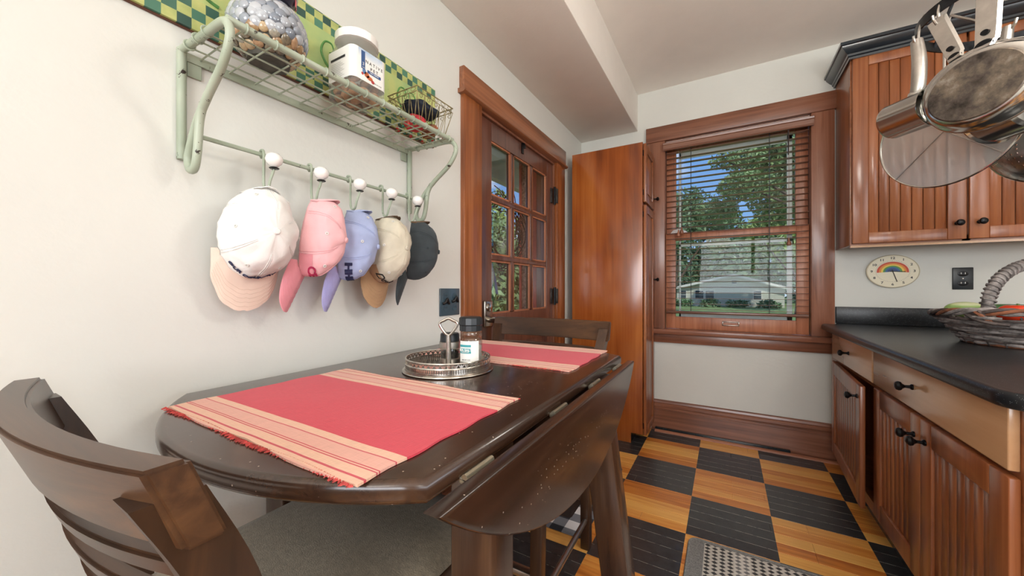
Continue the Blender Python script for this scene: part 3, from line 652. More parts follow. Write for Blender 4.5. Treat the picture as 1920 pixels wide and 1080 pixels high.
leaf('drop_leaf', .829, 1, 2); leaf('drop_leaf', .0335, -1, 0, .876, .455)
for y in (-2.72, -2.42, -2.17, -1.93):
    h = box('leaf_hinge', .797, .815, y-.034, y+.034, .868, .877, 'hinge_brass', tb, bev=.002)
    tube('hinge_knuckle', [(.807, y-.034, .878), (.807, y+.034, .878)], .005, 'hinge_brass', h, 8)
boxes('apron', [(.085, .105, -2.62, -2.04, .79, .868), (.72, .74, -2.62, -2.04, .79, .868), (.105, .72, -2.62, -2.60, .79, .868), (.105, .72, -2.06, -2.04, .79, .868)], 'table_wood', tb, bev=.002)
for x, y, sx, sy in ((.742, -2.617, .0, .0), (.765, -2.06, .09, .07), (.092, -2.60, .0, .0), (.092, -2.06, .0, .0)):
    bar('leg', (x, y, .867), (x+sx, y+sy, 0), .085, .075, 'table_wood_z', tb, up=(0, 1, 0), bev=.004, w2=.085, h2=.075)
# ------------------------------------------------------------------ chairs
def chair(label, loc, rz):
    c = thing('counter_chair', label, 'chair', loc, rot=(0, 0, rz), group='counter-height chairs at the table')
    w = .242
    box('seat_frame', -w, w, -.25, .28, .535, .585, 'chair_wood', c, bev=.006)
    bm = bmesh.new(); bmesh.ops.create_grid(bm, x_segments=18, y_segments=18, size=1)
    for v in bm.verts:
        x, y = v.co.x, v.co.y; e = max(abs(x), abs(y)); d = (1-abs(x)**5)*(1-abs(y)**5)
        v.co = (x*w*.985, y*.262+.015, .585+.038*max(0, d)**.45)
    r_ = bmesh.ops.extrude_face_region(bm, geom=bm.faces[:])
    for v in [g for g in r_['geom'] if isinstance(g, bmesh.types.BMVert)]: v.co.z = .586
    frombm('seat_cushion', bm, 'seat_fabric', c, smooth=70)
    for s in (-1, 1):
        bar('leg', (s*.222, .245, .56), (s*.215, .25, 0), .042, .042, 'chair_wood_z', c, up=(0, 1, 0), w2=.036, h2=.036)
        bar('leg', (s*.222, -.235, .56), (s*.215, -.26, 0), .042, .042, 'chair_wood_z', c, up=(0, 1, 0), w2=.04, h2=.04)
        tube('side_stretcher', [(s*.217, -.25, .13), (s*.217, .25, .13)], .011, 'steel_brushed', c, 10)
        # bent back post
        P = spline([(s*.228, -.235, .54), (s*.24, -.25, .68), (s*.262, -.295, .84), (s*.275, -.345, .955)], 5); V, Fc = [], []
        for p in P: V += [p+Vector((i*.02, j*.026, 0)) for i, j in ((-1, -1), (1, -1), (1, 1), (-1, 1))]
        for i in range(len(P)-1):
            for j in range(4): Fc.append((4*i+j, 4*i+(j+1) % 4, 4*i+4+(j+1) % 4, 4*i+4+j))
        Fc += [(3, 2, 1, 0), tuple(4*(len(P)-1)+j for j in range(4))]
        mesh('back_post', V, Fc, 'chair_wood_z', c, smooth=35)
    bar('foot_rail', (-.217, .249, .22), (.217, .249, .22), .03, .022, 'steel_brushed', c); bar('stretcher', (-.217, -.252, .22), (.217, -.252, .22), .022, .022, 'chair_wood', c)
    def curved(name, z0, z1, yb, half, bow, th):
        bm = bmesh.new(); K = 18; rows = []
        for i in range(K+1):
            x = -half+2*half*i/K; q = 1-(x/half)**2; yy = yb-bow*q; lean = (z1-z0)*.36
            zt = z1+.0*q; rows.append([bm.verts.new((x, yy+dy-dl, z)) for dy, z, dl in ((th/2, z0, 0), (th/2, zt, lean), (-th/2, zt, lean), (-th/2, z0, 0))])
        for i in range(K):
            for j in range(4): bm.faces.new((rows[i][j], rows[i][(j+1) % 4], rows[i+1][(j+1) % 4], rows[i+1][j]))
        bm.faces.new(rows[0]); bm.faces.new(rows[-1][::-1])
        bmesh.ops.recalc_face_normals(bm, faces=bm.faces)
        es = [e for e in bm.edges if len(e.link_faces) == 2 and e.calc_face_angle(0) > .6]
        bmesh.ops.bevel(bm, geom=es, offset=.004, segments=2, affect='EDGES')
        return frombm(name, bm, 'chair_wood', c, smooth=50)
    curved('top_rail', .902, .986, -.318, .30, .045, .034)
    for k, z in enumerate((.845, .79, .735)):
        curved('slat', z, z+.026, -.305+.018*k*-1+.034*k, .262-.006*k, .045, .018)
    return c
chair('dark wooden chair in the near left corner seen from behind', (.402, -2.683, 0), 0)
chair('dark wooden chair tucked at the far end by the door', (.378, -1.865, 0), PI+.02)
# ------------------------------------------------------------------ placemats
def mat_material():
    m, n, out = newmat('placemat_weave'); tc = n('TexCoord').outputs['Object']; s = n('SeparateXYZ', i_0=tc).outputs
    a = n.math('ABSOLUTE', s[1])         # distance from the middle, 0 to .2
    wob = n('TexNoise', i_Vector=tc, i_Scale=5.0).outputs[0]
    a = n.math('ADD', a, n.math('MULTIPLY', n.math('SUBTRACT', wob, .5), .006))
    red, peach, pk = lin((214, 62, 80)), lin((236, 190, 164)), lin((206, 78, 90))
    pale = lin((232, 174, 158))
    st = [(0, red), (.575, red), (.58, peach), (.66, peach), (.661, pk), (.672, pk), (.673, pale), (.80, peach), (.801, pk), (.812, pk), (.813, peach), (.824, peach), (.825, pk), (.838, pk), (.839, peach), (.92, pale), (.921, pk), (.937, pk), (.938, peach), (1, pale)]
    col = n.ramp(n.math('DIVIDE', a, .198), st, 'CONSTANT')
    wv = n('TexNoise', i_Vector=n('Mapping', i_Vector=tc, i_Scale=(40, 900, 1)).outputs[0], i_Scale=1.0, i_Detail=2.0).outputs[0]
    w2 = n('TexNoise', i_Vector=n('Mapping', i_Vector=tc, i_Scale=(900, 30, 1)).outputs[0], i_Scale=1.0, i_Detail=2.0).outputs[0]
    h = n.math('ADD', wv, w2)
    col = n.mix(1.0, col, n.ramp(n.math('MULTIPLY', h, .5), [(.3, (.78,)*3+(1,)), (.65, (1.0,)*3+(1,))]), 'MULTIPLY')
    p = n('BsdfPrincipled', i_Roughness=.95); n.set(p.inputs['Base Color'], col); p.inputs['Sheen Weight'].default_value = .15
    n.set(p.inputs['Normal'], n('Bump', i_Strength=.3, i_Distance=.002, i_Height=h).outputs[0]); n.set(out.inputs[0], p.outputs[0])
mat_material()
def placemat(label, cx, cy, rz, seed):
    p = thing('placemat', label, 'placemat', (cx, cy, .9008), rot=(0, 0, rz), group='red striped placemats')
    r = random.Random(seed); A, B = .286, .198; nx, ny = 44, 32; V, Fc = [], []
    def P(i, j):
        x = -A+2*A*i/nx; y = -B+2*B*j/ny
        return (x+.002*math.sin(y*60+seed), y+.0035*math.sin(x*22+seed)+.002*noise.noise((x*30, seed, 0)), .0022+.0009*(1+noise.noise((x*9, y*9, seed))))
    for j in range(ny+1):
        for i in range(nx+1): V.append(P(i, j))
    k = len(V)
    for v in V[:k]: V.append((v[0], v[1], 0))
    for j in range(ny):
        for i in range(nx):
            a = j*(nx+1)+i; q = (a, a+1, a+nx+2, a+nx+1); Fc.append(q); Fc.append(tuple(v+k for v in q[::-1]))
    ring = [i for i in range(nx+1)]+[j*(nx+1)+nx for j in range(1, ny+1)]+[ny*(nx+1)+i for i in range(nx-1, -1, -1)]+[j*(nx+1) for j in range(ny-1, 0, -1)]
    for a, b in zip(ring, ring[1:]+ring[:1]): Fc.append((a, a+k, b+k, b))
    cl = mesh('cloth', V, Fc, 'placemat_weave', p, smooth=True)
    V, Fc = [], []
    for s in (-1, 1):
        for i in range(230):
            x = -A+2*A*(i+r.random())/230; y0 = s*(B+.0025*math.sin(x*22+seed))-s*.002; ln = r.uniform(.003, .009); dx = r.uniform(-.004, .004)
            q = len(V); V += [(x-.0011, y0, .001), (x+.0011, y0, .001), (x+dx+.0006, y0+s*ln, .0007), (x+dx-.0006, y0+s*ln, .0007), (x, y0, .0038), (x+dx, y0+s*ln, .0016)]
            Fc += [(q, q+3, q+2, q+1), (q, q+4, q+5, q+3), (q+1, q+2, q+5, q+4), (q+3, q+5, q+2), (q, q+1, q+4)]
    mesh('fringe', V, Fc, 'fringe_red', p)['kind'] = 'stuff'
placemat('red placemat with peach striped ends at the near end of the table', .449, -2.675, 0, 1)
placemat('red placemat with peach striped ends at the far end behind the tray', .449, -1.985, .01, 4)
# ------------------------------------------------------------------ tray and grinders
tx, ty = .41, -2.315
tr = thing('serving_tray', 'round silver gallery tray with tall loop handle in mid table', 'tray', (tx, ty, .9))
TT = Matrix.Translation((tx, ty, .9))
lathe('tray_base', [(0, .008), (.112, .008), (.118, .010), (.126, .007), (.131, .005), (.132, .0025), (.118, .0025), (0, .004)], 'silver_tray', tr, 64, T=TT)
for k in range(4):
    a = k*PI/2+.5; lathe('foot', [(0, -.0), (.007, .0005), (.008, .002), (.004, .0045), (0, .005)], 'silver_tray', tr, 12, T=TT @ Matrix.Translation((.11*math.cos(a), .11*math.sin(a), 0)))
lathe('gallery_rail', [(.1195, .036), (.1225, .035), (.1235, .037), (.1225, .0395), (.1195, .0395), (.1185, .038)], 'silver_tray', tr, 72, T=TT, closed=True)
lathe('gallery_rail', [(.119, .022), (.1225, .021), (.1235, .023), (.1225, .0255), (.119, .0255)], 'silver_tray', tr, 72, T=TT, closed=True)
lathe('gallery_rail', [(.119, .008), (.1245, .007), (.1245, .011), (.119, .011)], 'silver_tray', tr, 72, T=TT, closed=True)
bm = bmesh.new()
for k in range(120):
    a = 2*PI*k/120; bmbox(bm, -.0012, .0012, -.0021, .0021, .010, .0225, T=Matrix.Rotation(a, 4, 'Z') @ Matrix.Translation((.1212, 0, 0)))
for k in range(48):
    a = 2*PI*k/48
    for s in (-1, 1): bmbox(bm, -.001, .001, -.0012, .0012, -.0075, .0075, T=Matrix.Rotation(a, 4, 'Z') @ Matrix.Translation((.1212, s*.0038, .0305)) @ Matrix.Rotation(s*.55, 4, 'X'))
    bmbox(bm, -.001, .001, -.0025, .0025, .0272, .0335, T=Matrix.Rotation(a+PI/48, 4, 'Z') @ Matrix.Translation((.1212, 0, 0)))
frombm('gallery_piercing', bm, 'silver_tray', tr, T=TT)['kind'] = 'stuff'
hd = Vector((.864, .503, 0))
def hp(u, z): return (tx+hd.x*u, ty+hd.y*u, .9+z)
tube('handle_stem', [hp(0, .006), hp(0, .1)], [.009, .0062], 'silver_tray', tr, 12)
tube('handle_loop', spline([hp(0, .098), hp(.018, .116), hp(.026, .134), hp(.012, .143), hp(0, .148), hp(-.012, .143), hp(-.026, .134), hp(-.018, .116)], 5, closed=True), .0042, 'silver_tray', tr, 8, closed=True)
glass('jar_glass', (246, 248, 246), refl=.06)
pbr('salt_grain', (236, 234, 230), rough=.6, var=.08, vscale=300, bump=.8, bscale=500)
pbr('peppercorn', (60, 48, 44), rough=.8, var=.5, vscale=260, bump=1, bscale=300)
pbr('label_teal', (62, 160, 168), rough=.5, var=.02); pbr('label_white', (240, 240, 236), rough=.55, var=.01); pbr('ink_navy', (34, 52, 96), rough=.6); pbr('ink_dark', (44, 44, 48), rough=.6)
sx_, sy_ = .452, -2.262
sg = thing('salt_grinder', 'tall clear salt grinder with black cap and teal label on the tray', 'grinder', (sx_, sy_, .9085)); ST = Matrix.Translation((sx_, sy_, .9085)) @ Matrix.Diagonal((1.2, 1.2, 1.12, 1))
lathe('jar', [(0, .0), (.027, 0), (.029, .003), (.0295, .05), (.029, .066), (.0255, .072), (.0285, .077), (.0285, .083), (.026, .088), (.027, .092), (.025, .092), (.0245, .087), (.0262, .08), (.0235, .072), (.027, .065), (.0272, .005), (0, .003)], 'jar_glass', sg, 32, T=ST)
lathe('salt_fill', [(0, .0035), (.0265, .0035), (.0268, .050), (.02, .053), (0, .052)], 'salt_grain', sg, 24, T=ST)
cp_ = lathe('grinder_cap', [(0, .128), (.025, .128), (.0295, .1245), (.0305, .108), (.0285, .105), (.0285, .091), (.024, .090), (0, .090)], 'black_plastic', sg, 14, T=ST, smooth=20)
def wrap_patch(name, r, a0, a1, z0, z1, m, parent, T, th=.0006):
    V, Fc = [], []; K = 12
    for i in range(K+1):
        a = a0+(a1-a0)*i/K
        for rr2, z in ((r, z0), (r, z1), (r+th, z1), (r+th, z0)): V.append((rr2*math.cos(a), rr2*math.sin(a), z))
    for i in range(K):
        for j in range(4): Fc.append((4*i+j, 4*i+4+j, 4*i+4+(j+1) % 4, 4*i+(j+1) % 4))
    Fc += [(0, 1, 2, 3), tuple(4*K+j for j in (3, 2, 1, 0))]
    return mesh(name, V, Fc, m, parent, smooth=30, T=T)
va = math.atan2(-3.154-sy_, 1.115-sx_)
lw = wrap_patch('label', .0297, va-1.0, va+.7, .012, .066, 'label_white', sg, ST)
lb = wrap_patch('label_band', .0304, va-.95, va+.02, .034, .0565, 'label_teal', lw, ST)
lb2 = wrap_patch('label_stripe', .0310, va-.95, va+.02, .0472, .0505, 'label_white', lw, ST)
def cyl_text(name, body, size, r, ac, z, m, parent, T, ext=.0003, bold=0):
    def bend(c): a = ac+c.x/r; rad = r+c.z; return Vector((rad*math.cos(a), rad*math.sin(a), z+c.y))
    return text(name, body, size, m, parent, T, extrude=ext, bend=bend, bold=bold)
cyl_text('lettering', 'SEA SALT', .0085, .0315, va-.46, .0425, 'label_white', lw, ST, bold=.0003); cyl_text('lettering', 'GRINDER', .005, .0315, va-.46, .0375, 'label_white', lw, ST)
cyl_text('lettering', 'NET WT 3 OZ', .0034, .0306, va-.4, .017, 'ink_dark', lw, ST)
px_, py_ = .395, -2.29
px_, py_ = .382, -2.275
pg = thing('pepper_grinder', 'short steel and black pepper grinder on the tray', 'grinder', (px_, py_, .9085)); PT = Matrix.Translation((px_, py_, .9085)) @ Matrix.Diagonal((1.12, 1.12, 1.02, 1))
lathe('base_ring', [(0, 0), (.027, 0), (.028, .002), (.028, .014), (.026, .016), (0, .016)], 'steel_brushed', pg, 28, T=PT)
lathe('jar', [(.0262, .015), (.0268, .02), (.0268, .044), (.0262, .046), (.0245, .046), (.0245, .015)], 'jar_glass', pg, 28, T=PT, closed=True)
lathe('pepper_fill', [(0, .0155), (.024, .0155), (.0242, .033), (.016, .038), (0, .036)], 'peppercorn', pg, 20, T=PT)
lathe('collar', [(.0, .046), (.0285, .046), (.0288, .049), (.0285, .064), (.0255, .066), (0, .066)], 'steel_brushed', pg, 28, T=PT)
lathe('grinder_cap', [(0, .0655), (.0265, .0655), (.0255, .086), (.0235, .0895), (0, .0895)], 'black_plastic', pg, 28, T=PT)
# ------------------------------------------------------------------ wire shelf with hooks
def rusty_green():
    m, n, out = newmat('sage_enamel'); tc = n('TexCoord').outputs['Object']
    a = n('TexNoise', i_Vector=tc, i_Scale=38.0, i_Detail=6.0, i_Roughness=.7).outputs[0]
    f = n.ramp(a, [(.625, (0, 0, 0, 1)), (.64, (1, 1, 1, 1))])
    base = n.ramp(n('TexNoise', i_Vector=tc, i_Scale=9.0).outputs[0], [(.3, lin((150, 162, 142))), (.7, lin((176, 186, 168)))])
    p = n('BsdfPrincipled', i_Roughness=.4); n.set(p.inputs['Base Color'], n.mix(f, base, lin((46, 34, 26)))); n.set(out.inputs[0], p.outputs[0])
rusty_green()
SY0, SY1, SZ, SXF = -2.80, -2.08, 1.69, .232
sh = thing('wall_shelf', 'pale green wire wall shelf with five hooks on the left wall', 'shelf', (.0, -2.44, 1.45))
for y in (SY0, SY1):
    tube('bracket_post', [(.010, y, 1.70), (.010, y, 1.44)], .0095, 'sage_enamel', sh, 10)
    tube('bracket_arm', spline([(.010, y, 1.698), (.12, y, 1.692), (.21, y, 1.69), (.240, y, 1.676), (.247, y, 1.645), (.215, y, 1.60), (.15, y, 1.555), (.095, y, 1.51), (.058, y, 1.46), (.046, y, 1.432), (.058, y, 1.408), (.082, y, 1.41), (.096, y, 1.445), (.108, y, 1.51), (.128, y, 1.542)], 6), .0085, 'sage_enamel', sh, 10)
    bm = bmesh.new(); bmbox(bm, .002, .006, y+.012 if y == SY0 else y-.04, y+.04 if y == SY0 else y-.012, 1.645, 1.69, bev=.0015); frombm('mount_tab', bm, 'sage_enamel', sh)
tube('front_rail', [(SXF, SY0, SZ), (SXF, SY1, SZ)], .0085, 'sage_enamel', sh, 10)
box('back_rail', .004, .010, SY0+.008, SY1-.008, 1.678, 1.698, 'sage_enamel', sh)
tube('hook_rail', [(.068, SY0, 1.487), (.068, SY1, 1.484)], .0055, 'sage_enamel', sh, 8)
for k in range(4):
    x = .055+.045*k; tube('wire', [(x, SY0, SZ-.001), (x, SY1, SZ-.001)], .0021, 'sage_enamel', sh, 6)
NW = 12
for k in range(NW):
    y = SY0+(SY1-SY0)*(k+.6)/NW; tube('wire', [(.008, y, SZ+.002), (SXF-.004, y, SZ+.002)], .0021, 'sage_enamel', sh, 6)
    tube('wire_wrap', [(SXF+.0095*math.cos(a), y, SZ+.0095*math.sin(a)) for a in [2*PI*i/12 for i in range(12)]], .0022, 'sage_enamel', sh, 5, closed=True)
for y in (SY0, SY1):
    for x in (.055, .10, .145): tube('wire_wrap', [(x, y+.0105*math.cos(a), SZ+.004+.0105*math.sin(a)) for a in [2*PI*i/12 for i in range(12)]], .0022, 'sage_enamel', sh, 5, closed=True)
HY = [-2.655, -2.528, -2.40, -2.272, -2.148]
for y in HY:
    h = tube('hook', spline([(.068, y-.001, 1.478), (.060, y, 1.488), (.062, y, 1.497), (.070, y, 1.498), (.0765, y, 1.492), (.078, y, 1.47), (.077, y, 1.42), (.080, y, 1.398), (.090, y, 1.388), (.101, y, 1.394), (.108, y, 1.412), (.113, y+.004, 1.432), (.116, y+.006, 1.445)], 4), .0034, 'sage_enamel', sh, 8)
    lathe('knob_collar', [(0, 0), (.010, .001), (.012, .003), (.006, .006), (0, .006)], 'black_iron', h, 14, T=Matrix.Translation((.116, y+.006, 1.442)))
    lathe('porcelain_knob', [(.003, .004), (.0085, .007), (.017, .015), (.0205, .024), (.0185, .033), (.012, .0395), (.005, .042), (0, .0423)], 'porcelain', h, 22, T=Matrix.Translation((.116, y+.006, 1.442)))
# ------------------------------------------------------------------ painted board behind the shelf
def board_paint():
    m, n, out = newmat('board_paint'); tc = n('TexCoord').outputs['Object']; s = n('SeparateXYZ', i_0=tc).outputs
    c = .0245
    iy = n.math('FLOOR', n.math('DIVIDE', n.math('ADD', s[1], 10.0), c*1.12)); iz = n.math('FLOOR', n.math('DIVIDE', n.math('SUBTRACT', s[2], 1.757), c))
    par = n.math('MODULO', n.math('ADD', iy, iz), 2.0)
    ns = n('TexNoise', i_Vector=tc, i_Scale=24.0, i_Detail=5.0).outputs[0]; n2 = n('TexNoise', i_Vector=tc, i_Scale=7.0, i_Detail=4.0).outputs[0]
    rnd = n('TexWhiteNoise', i_Vector=n('CombineXYZ', i_0=iy, i_1=iz, i_2=0.0).outputs[0]).outputs[0]
    dark = n.ramp(rnd, [(0, lin((44, 78, 70))), (1, lin((76, 128, 104)))])
    light = n.ramp(ns, [(.3, lin((156, 170, 102))), (.7, lin((196, 198, 124)))])
    chk = n.mix(par, dark, light)
    field = n.ramp(n2, [(.3, lin((148, 178, 122))), (.5, lin((178, 194, 124))), (.72, lin((208, 202, 126)))])
    spk = n.math('LESS_THAN', n('TexVoronoi', i_Vector=n('Mapping', i_Vector=tc, i_Scale=(1, 1.3, .8)).outputs[0], i_Scale=90.0).outputs['Distance'], .09)
    field = n.mix(n.math('MULTIPLY', spk, n.math('GREATER_THAN', ns, .52)), field, lin((60, 88, 50)))
    lo = n.math('LESS_THAN', iz, 2.5); hi = n.math('GREATER_THAN', iz, 7.5)
    e = n.math('MAXIMUM', lo, hi)
    p = n('BsdfPrincipled', i_Roughness=.45); n.set(p.inputs['Base Color'], n.mix(e, field, chk)); n.set(out.inputs[0], p.outputs[0])
board_paint()
pbr('paint_green', (84, 142, 74), rough=.5, var=.2, vscale=30); pbr('board_edge', (96, 54, 36), rough=.6)
pa = thing('painted_board', 'green painted wooden board with checkered borders on the wall behind the shelf', 'wall art', (0, -2.45, 1.757))
box('panel', .008, .016, -3.0, -1.935, 1.757, 2.005, 'board_paint', pa)
box('backing', .001, .008, -3.002, -1.933, 1.754, 2.007, 'board_edge', pa)
for y0, s in ((-2.78, 1), (-2.55, -1), (-2.46, 1), (-2.33, -1), (-2.15, 1), (-2.05, -1)):
    P = spline([(.0165, y0+s*.05, 1.84), (.0165, y0+s*.02, 1.85), (.0165, y0, 1.885), (.0165, y0+s*.012, 1.92), (.0165, y0+s*.035, 1.925), (.0165, y0+s*.042, 1.905), (.0165, y0+s*.028, 1.893)], 5)
    tube('painted_tendril', P, [.0045-.0028*i/len(P) for i in range(len(P))], 'paint_green', pa, 6, sx=1.0)
# ------------------------------------------------------------------ mosaic vase
glass_m, n, out = newmat('gem_glass')
p = n('BsdfPrincipled', i_Roughness=.05); n.set(p.inputs['Base Color'], n.ramp(n('ObjectInfo').outputs['Random'], [(0, lin((112, 122, 136))), (.5, lin((158, 164, 172))), (1, lin((186, 190, 196)))])); p.inputs['Coat Weight'].default_value = 1.0; p.inputs['Coat Roughness'].default_value = .03; n.set(out.inputs[0], p.outputs[0])
pm_, n, out = newmat('river_pebble')
p = n('BsdfPrincipled', i_Roughness=.22); n.set(p.inputs['Base Color'], n.mix(.35, n.ramp(n('ObjectInfo').outputs['Random'], [(0, lin((44, 44, 42))), (.2, lin((84, 78, 66))), (.38, lin((158, 118, 72))), (.55, lin((196, 168, 128))), (.7, lin((150, 148, 138))), (.85, lin((176, 132, 96))), (1, lin((206, 190, 160)))], 'CONSTANT'), n.ramp(n('TexNoise', i_Vector=n('TexCoord').outputs['Object'], i_Scale=2.0, i_Detail=4.0).outputs[0], [(.3, lin((90, 76, 60))), (.7, lin((196, 180, 150)))]))); p.inputs['Coat Weight'].default_value = .5; n.set(out.inputs[0], p.outputs[0])
pbr('grout', (84, 84, 78), rough=.8, var=.2, vscale=40)
pbr('vase_band', (36, 34, 52), rough=.3, var=.1); pbr('band_pink', (226, 110, 120), rough=.4)
VX, VY, VZ, VR = .128, -2.668, 1.772, .082
vz = thing('mosaic_vase', 'round mosaic vase of clear glass gems and river pebbles on the shelf', 'vase', (VX, VY, 1.694))
prof = [(0, 1.6965), (.045, 1.6965)]+[(VR*math.sin(a), VZ-VR*.93*math.cos(a)) for a in [.62+.19*i for i in range(12)]]+[(.03, 1.845), (0, 1.84)]
lathe('body', prof, 'grout', vz, 36, T=Matrix.Translation((VX, VY, 0)))
bm = bmesh.new(); bmesh.ops.create_uvsphere(bm, u_segments=12, v_segments=7, radius=1); gem_me = bpy.data.meshes.new('gem'); bm.to_mesh(gem_me)
gem_me.materials.append(MATS['gem_glass']); gem_me.polygons.foreach_set('use_smooth', [True]*len(gem_me.polygons))
peb_me = gem_me.copy(); peb_me.name = 'pebble'; peb_me.materials.clear(); peb_me.materials.append(MATS['river_pebble']); bm.free()
r = random.Random(9)
rows = [(.72, 15, 1), (.93, 18, 1), (1.14, 20, 1), (1.33, 21, 0), (1.53, 22, 0), (1.73, 21, 0), (1.93, 20, 0), (2.13, 17, 0), (2.33, 14, 0), (2.5, 11, 0)]
for th, k, peb in rows:
    for i in range(k):
        a = 2*PI*(i+.5*(rows.index((th, k, peb)) % 2))/k+r.uniform(-.05, .05); th2 = th+r.uniform(-.05, .05)
        nrm = Vector((math.sin(th2)*math.cos(a), math.sin(th2)*math.sin(a), -math.cos(th2)))
        p_ = Vector((VX, VY, VZ))+Vector((nrm.x*VR, nrm.y*VR, nrm.z*VR*.93))
        s = 2*PI*VR*math.sin(th2)/k*.56
        o = bpy.data.objects.new('pebble' if peb else 'gem', peb_me if peb else gem_me); put(o, vz)
        q = nrm.to_track_quat('Z', 'Y'); sc_ = (s*r.uniform(.85, 1.25), s*r.uniform(.75, 1.0), .006) if peb else (s, s*.98, .0065)
        o.matrix_local = Matrix.Translation(p_-vz.location) @ q.to_matrix().to_4x4() @ Matrix.Rotation(r.random()*3 if peb else 0, 4, 'Z') @ Matrix.Diagonal((*sc_, 1))
VT = Matrix.Translation((VX, VY, 0))
bd = lathe('collar', [(.040, 1.842), (.052, 1.846), (.058, 1.862), (.060, 1.878), (.056, 1.878), (.050, 1.85), (.036, 1.846)], 'vase_band', vz, 36, T=VT)
lathe('rim', [(.056, 1.876), (.062, 1.876), (.064, 1.88), (.062, 1.885), (.056, 1.885)], 'porcelain', vz, 36, T=VT, closed=True)
for i in range(16):
    a = 2*PI*i/16; wrap_patch('band_patch', .0592, a, a+.16, 1.854+.006*(i % 2), 1.872, 'band_pink', bd, VT, th=.0015)
tube('stalk', spline([(VX+.02, VY+.03, 1.85), (VX+.04, VY+.055, 1.90), (VX+.045, VY+.07, 1.96), (VX+.035, VY+.10, 2.02)], 5), .006, 'paint_green', vz, 8)
# ------------------------------------------------------------------ treat jar
jx0, jx1, jy0, jy1 = .085, .205, -2.487, -2.365
jc = ((jx0+jx1)/2, (jy0+jy1)/2)
tj = thing('treat_jar', 'clear square treat jar with white lid and blue lettered label on the shelf', 'jar', (jc[0], jc[1], 1.695))
def rsq(w, d, r_, k=5):
    out = []
    for cx, cy, a0 in ((w/2-r_, d/2-r_, 0), (-w/2+r_, d/2-r_, PI/2), (-w/2+r_, -d/2+r_, PI), (w/2-r_, -d/2+r_, 1.5*PI)):
        for i in range(k+1): a = a0+PI/2*i/k; out.append((cx+r_*math.cos(a), cy+r_*math.sin(a)))
    return out
def loft(name, secs, m, parent, T=None, cap=True, smooth=35):
    V, Fc = [], []; k = len(secs[0][0])
    for pts, z in secs: V += [(x, y, z) for x, y in pts]
    for i in range(len(secs)-1):
        for j in range(k): Fc.append((i*k+j, i*k+(j+1) % k, (i+1)*k+(j+1) % k, (i+1)*k+j))
    if cap: Fc += [tuple(range(k))[::-1], tuple((len(secs)-1)*k+j for j in range(k))]
    return mesh(name, V, Fc, m, parent, smooth=smooth, T=T)
W_, D_ = jx1-jx0, jy1-jy0
JT = Matrix.Translation((jc[0], jc[1], 0))
def circ(r_, k=24): return [(r_*math.cos(PI/k*2*i+0), r_*math.sin(2*PI*i/k)) for i in range(k)]
loft('jar_body', [(rsq(W_-.012, D_-.012, .018), 1.6965), (rsq(W_, D_, .018), 1.703), (rsq(W_, D_, .018), 1.828), (rsq(W_-.004, D_-.004, .025), 1.838), (rsq(W_-.006, D_-.006, .05), 1.85), (rsq(W_-.012, D_-.012, .052), 1.872)], 'clear_plastic', tj, T=JT)
li = loft('lid', [(rsq(.118, .118, .058), 1.868), (rsq(.124, .124, .061), 1.869), (rsq(.124, .124, .061), 1.892), (rsq(.114, .114, .056), 1.897), (rsq(.106, .106, .052), 1.895)], 'porcelain', tj, T=JT)
pbr('biscuit', (168, 124, 84), rough=.85, var=.3, vscale=40)
r = random.Random(21); k_ = 0
for iz in range(3):
    for ix in range(3):
        for iy in range(3):
            c_ = Vector((jc[0]+(ix-1)*.033+r.uniform(-.004, .004), jc[1]+(iy-1)*.034+r.uniform(-.004, .004), 1.709+iz*.02))
            bm = bmesh.new(); bmesh.ops.create_icosphere(bm, subdivisions=2, radius=1)
            for v in bm.verts: v.co *= 1+.25*noise.noise(v.co*1.6+Vector((k_*3, 0, 0)))
            frombm('biscuit', bm, 'biscuit', tj, smooth=70, T=Matrix.Translation(c_) @ Matrix.Rotation(r.random()*3, 4, 'Z') @ Matrix.Rotation(r.uniform(-.4, .4), 4, 'X') @ Matrix.Diagonal((.019, .015, .010, 1))); k_ += 1
lb_z0, lb_z1 = 1.742, 1.832
lab = loft('label', [(rsq(W_+.0012, D_+.0012, .018), lb_z0), (rsq(W_+.0012, D_+.0012, .018), lb_z1)], 'label_white', tj, T=JT, cap=False)
FT = frame((jx1+.0010, jc[1], 1.787), (0, 1, 0), (0, 0, 1))      # front face of the jar, looking along -X
def sheet(name, u0, u1, v0, v1, m, parent, T, d=.0002): return box(name, u0, u1, v0, v1, 0, d, m, parent, T=T)
def sky_label():
    m, n, out = newmat('label_sky'); tc = n('TexCoord').outputs['Object']; s = n('SeparateXYZ', i_0=tc).outputs
    ns = n('TexNoise', i_Vector=tc, i_Scale=45.0, i_Detail=4.0).outputs[0]
    f = n.math('MULTIPLY', n.math('SUBTRACT', n.math('MULTIPLY', n.math('SUBTRACT', s[2], 1.80), 32.0), .15), n.math('ADD', ns, .3))
    p = n('BsdfPrincipled', i_Roughness=.5); n.set(p.inputs['Base Color'], n.mix(f, lin((240, 241, 238)), lin((126, 170, 214)))); n.set(out.inputs[0], p.outputs[0])
sky_label()
pbr('label_navy', (48, 84, 138), rough=.5); pbr('dog_orange', (214, 112, 62), rough=.6, var=.3, vscale=60); pbr('dog_blue', (92, 130, 178), rough=.6); pbr('dog_red', (184, 62, 60), rough=.6)
sheet('label_sky', -.042, .043, -.0, .044, 'label_sky', lab, FT)
sheet('label_ribbon', -.032, -.019, -.012, .040, 'label_navy', lab, FT, .0005)
text('lettering', '3', .013, 'label_white', lab, FT @ Matrix.Translation((-.0255, .002, .0007)), extrude=.0001)
text('lettering', '100%', .004, 'label_white', lab, FT @ Matrix.Translation((-.0255, -.008, .0007)), extrude=.0001)
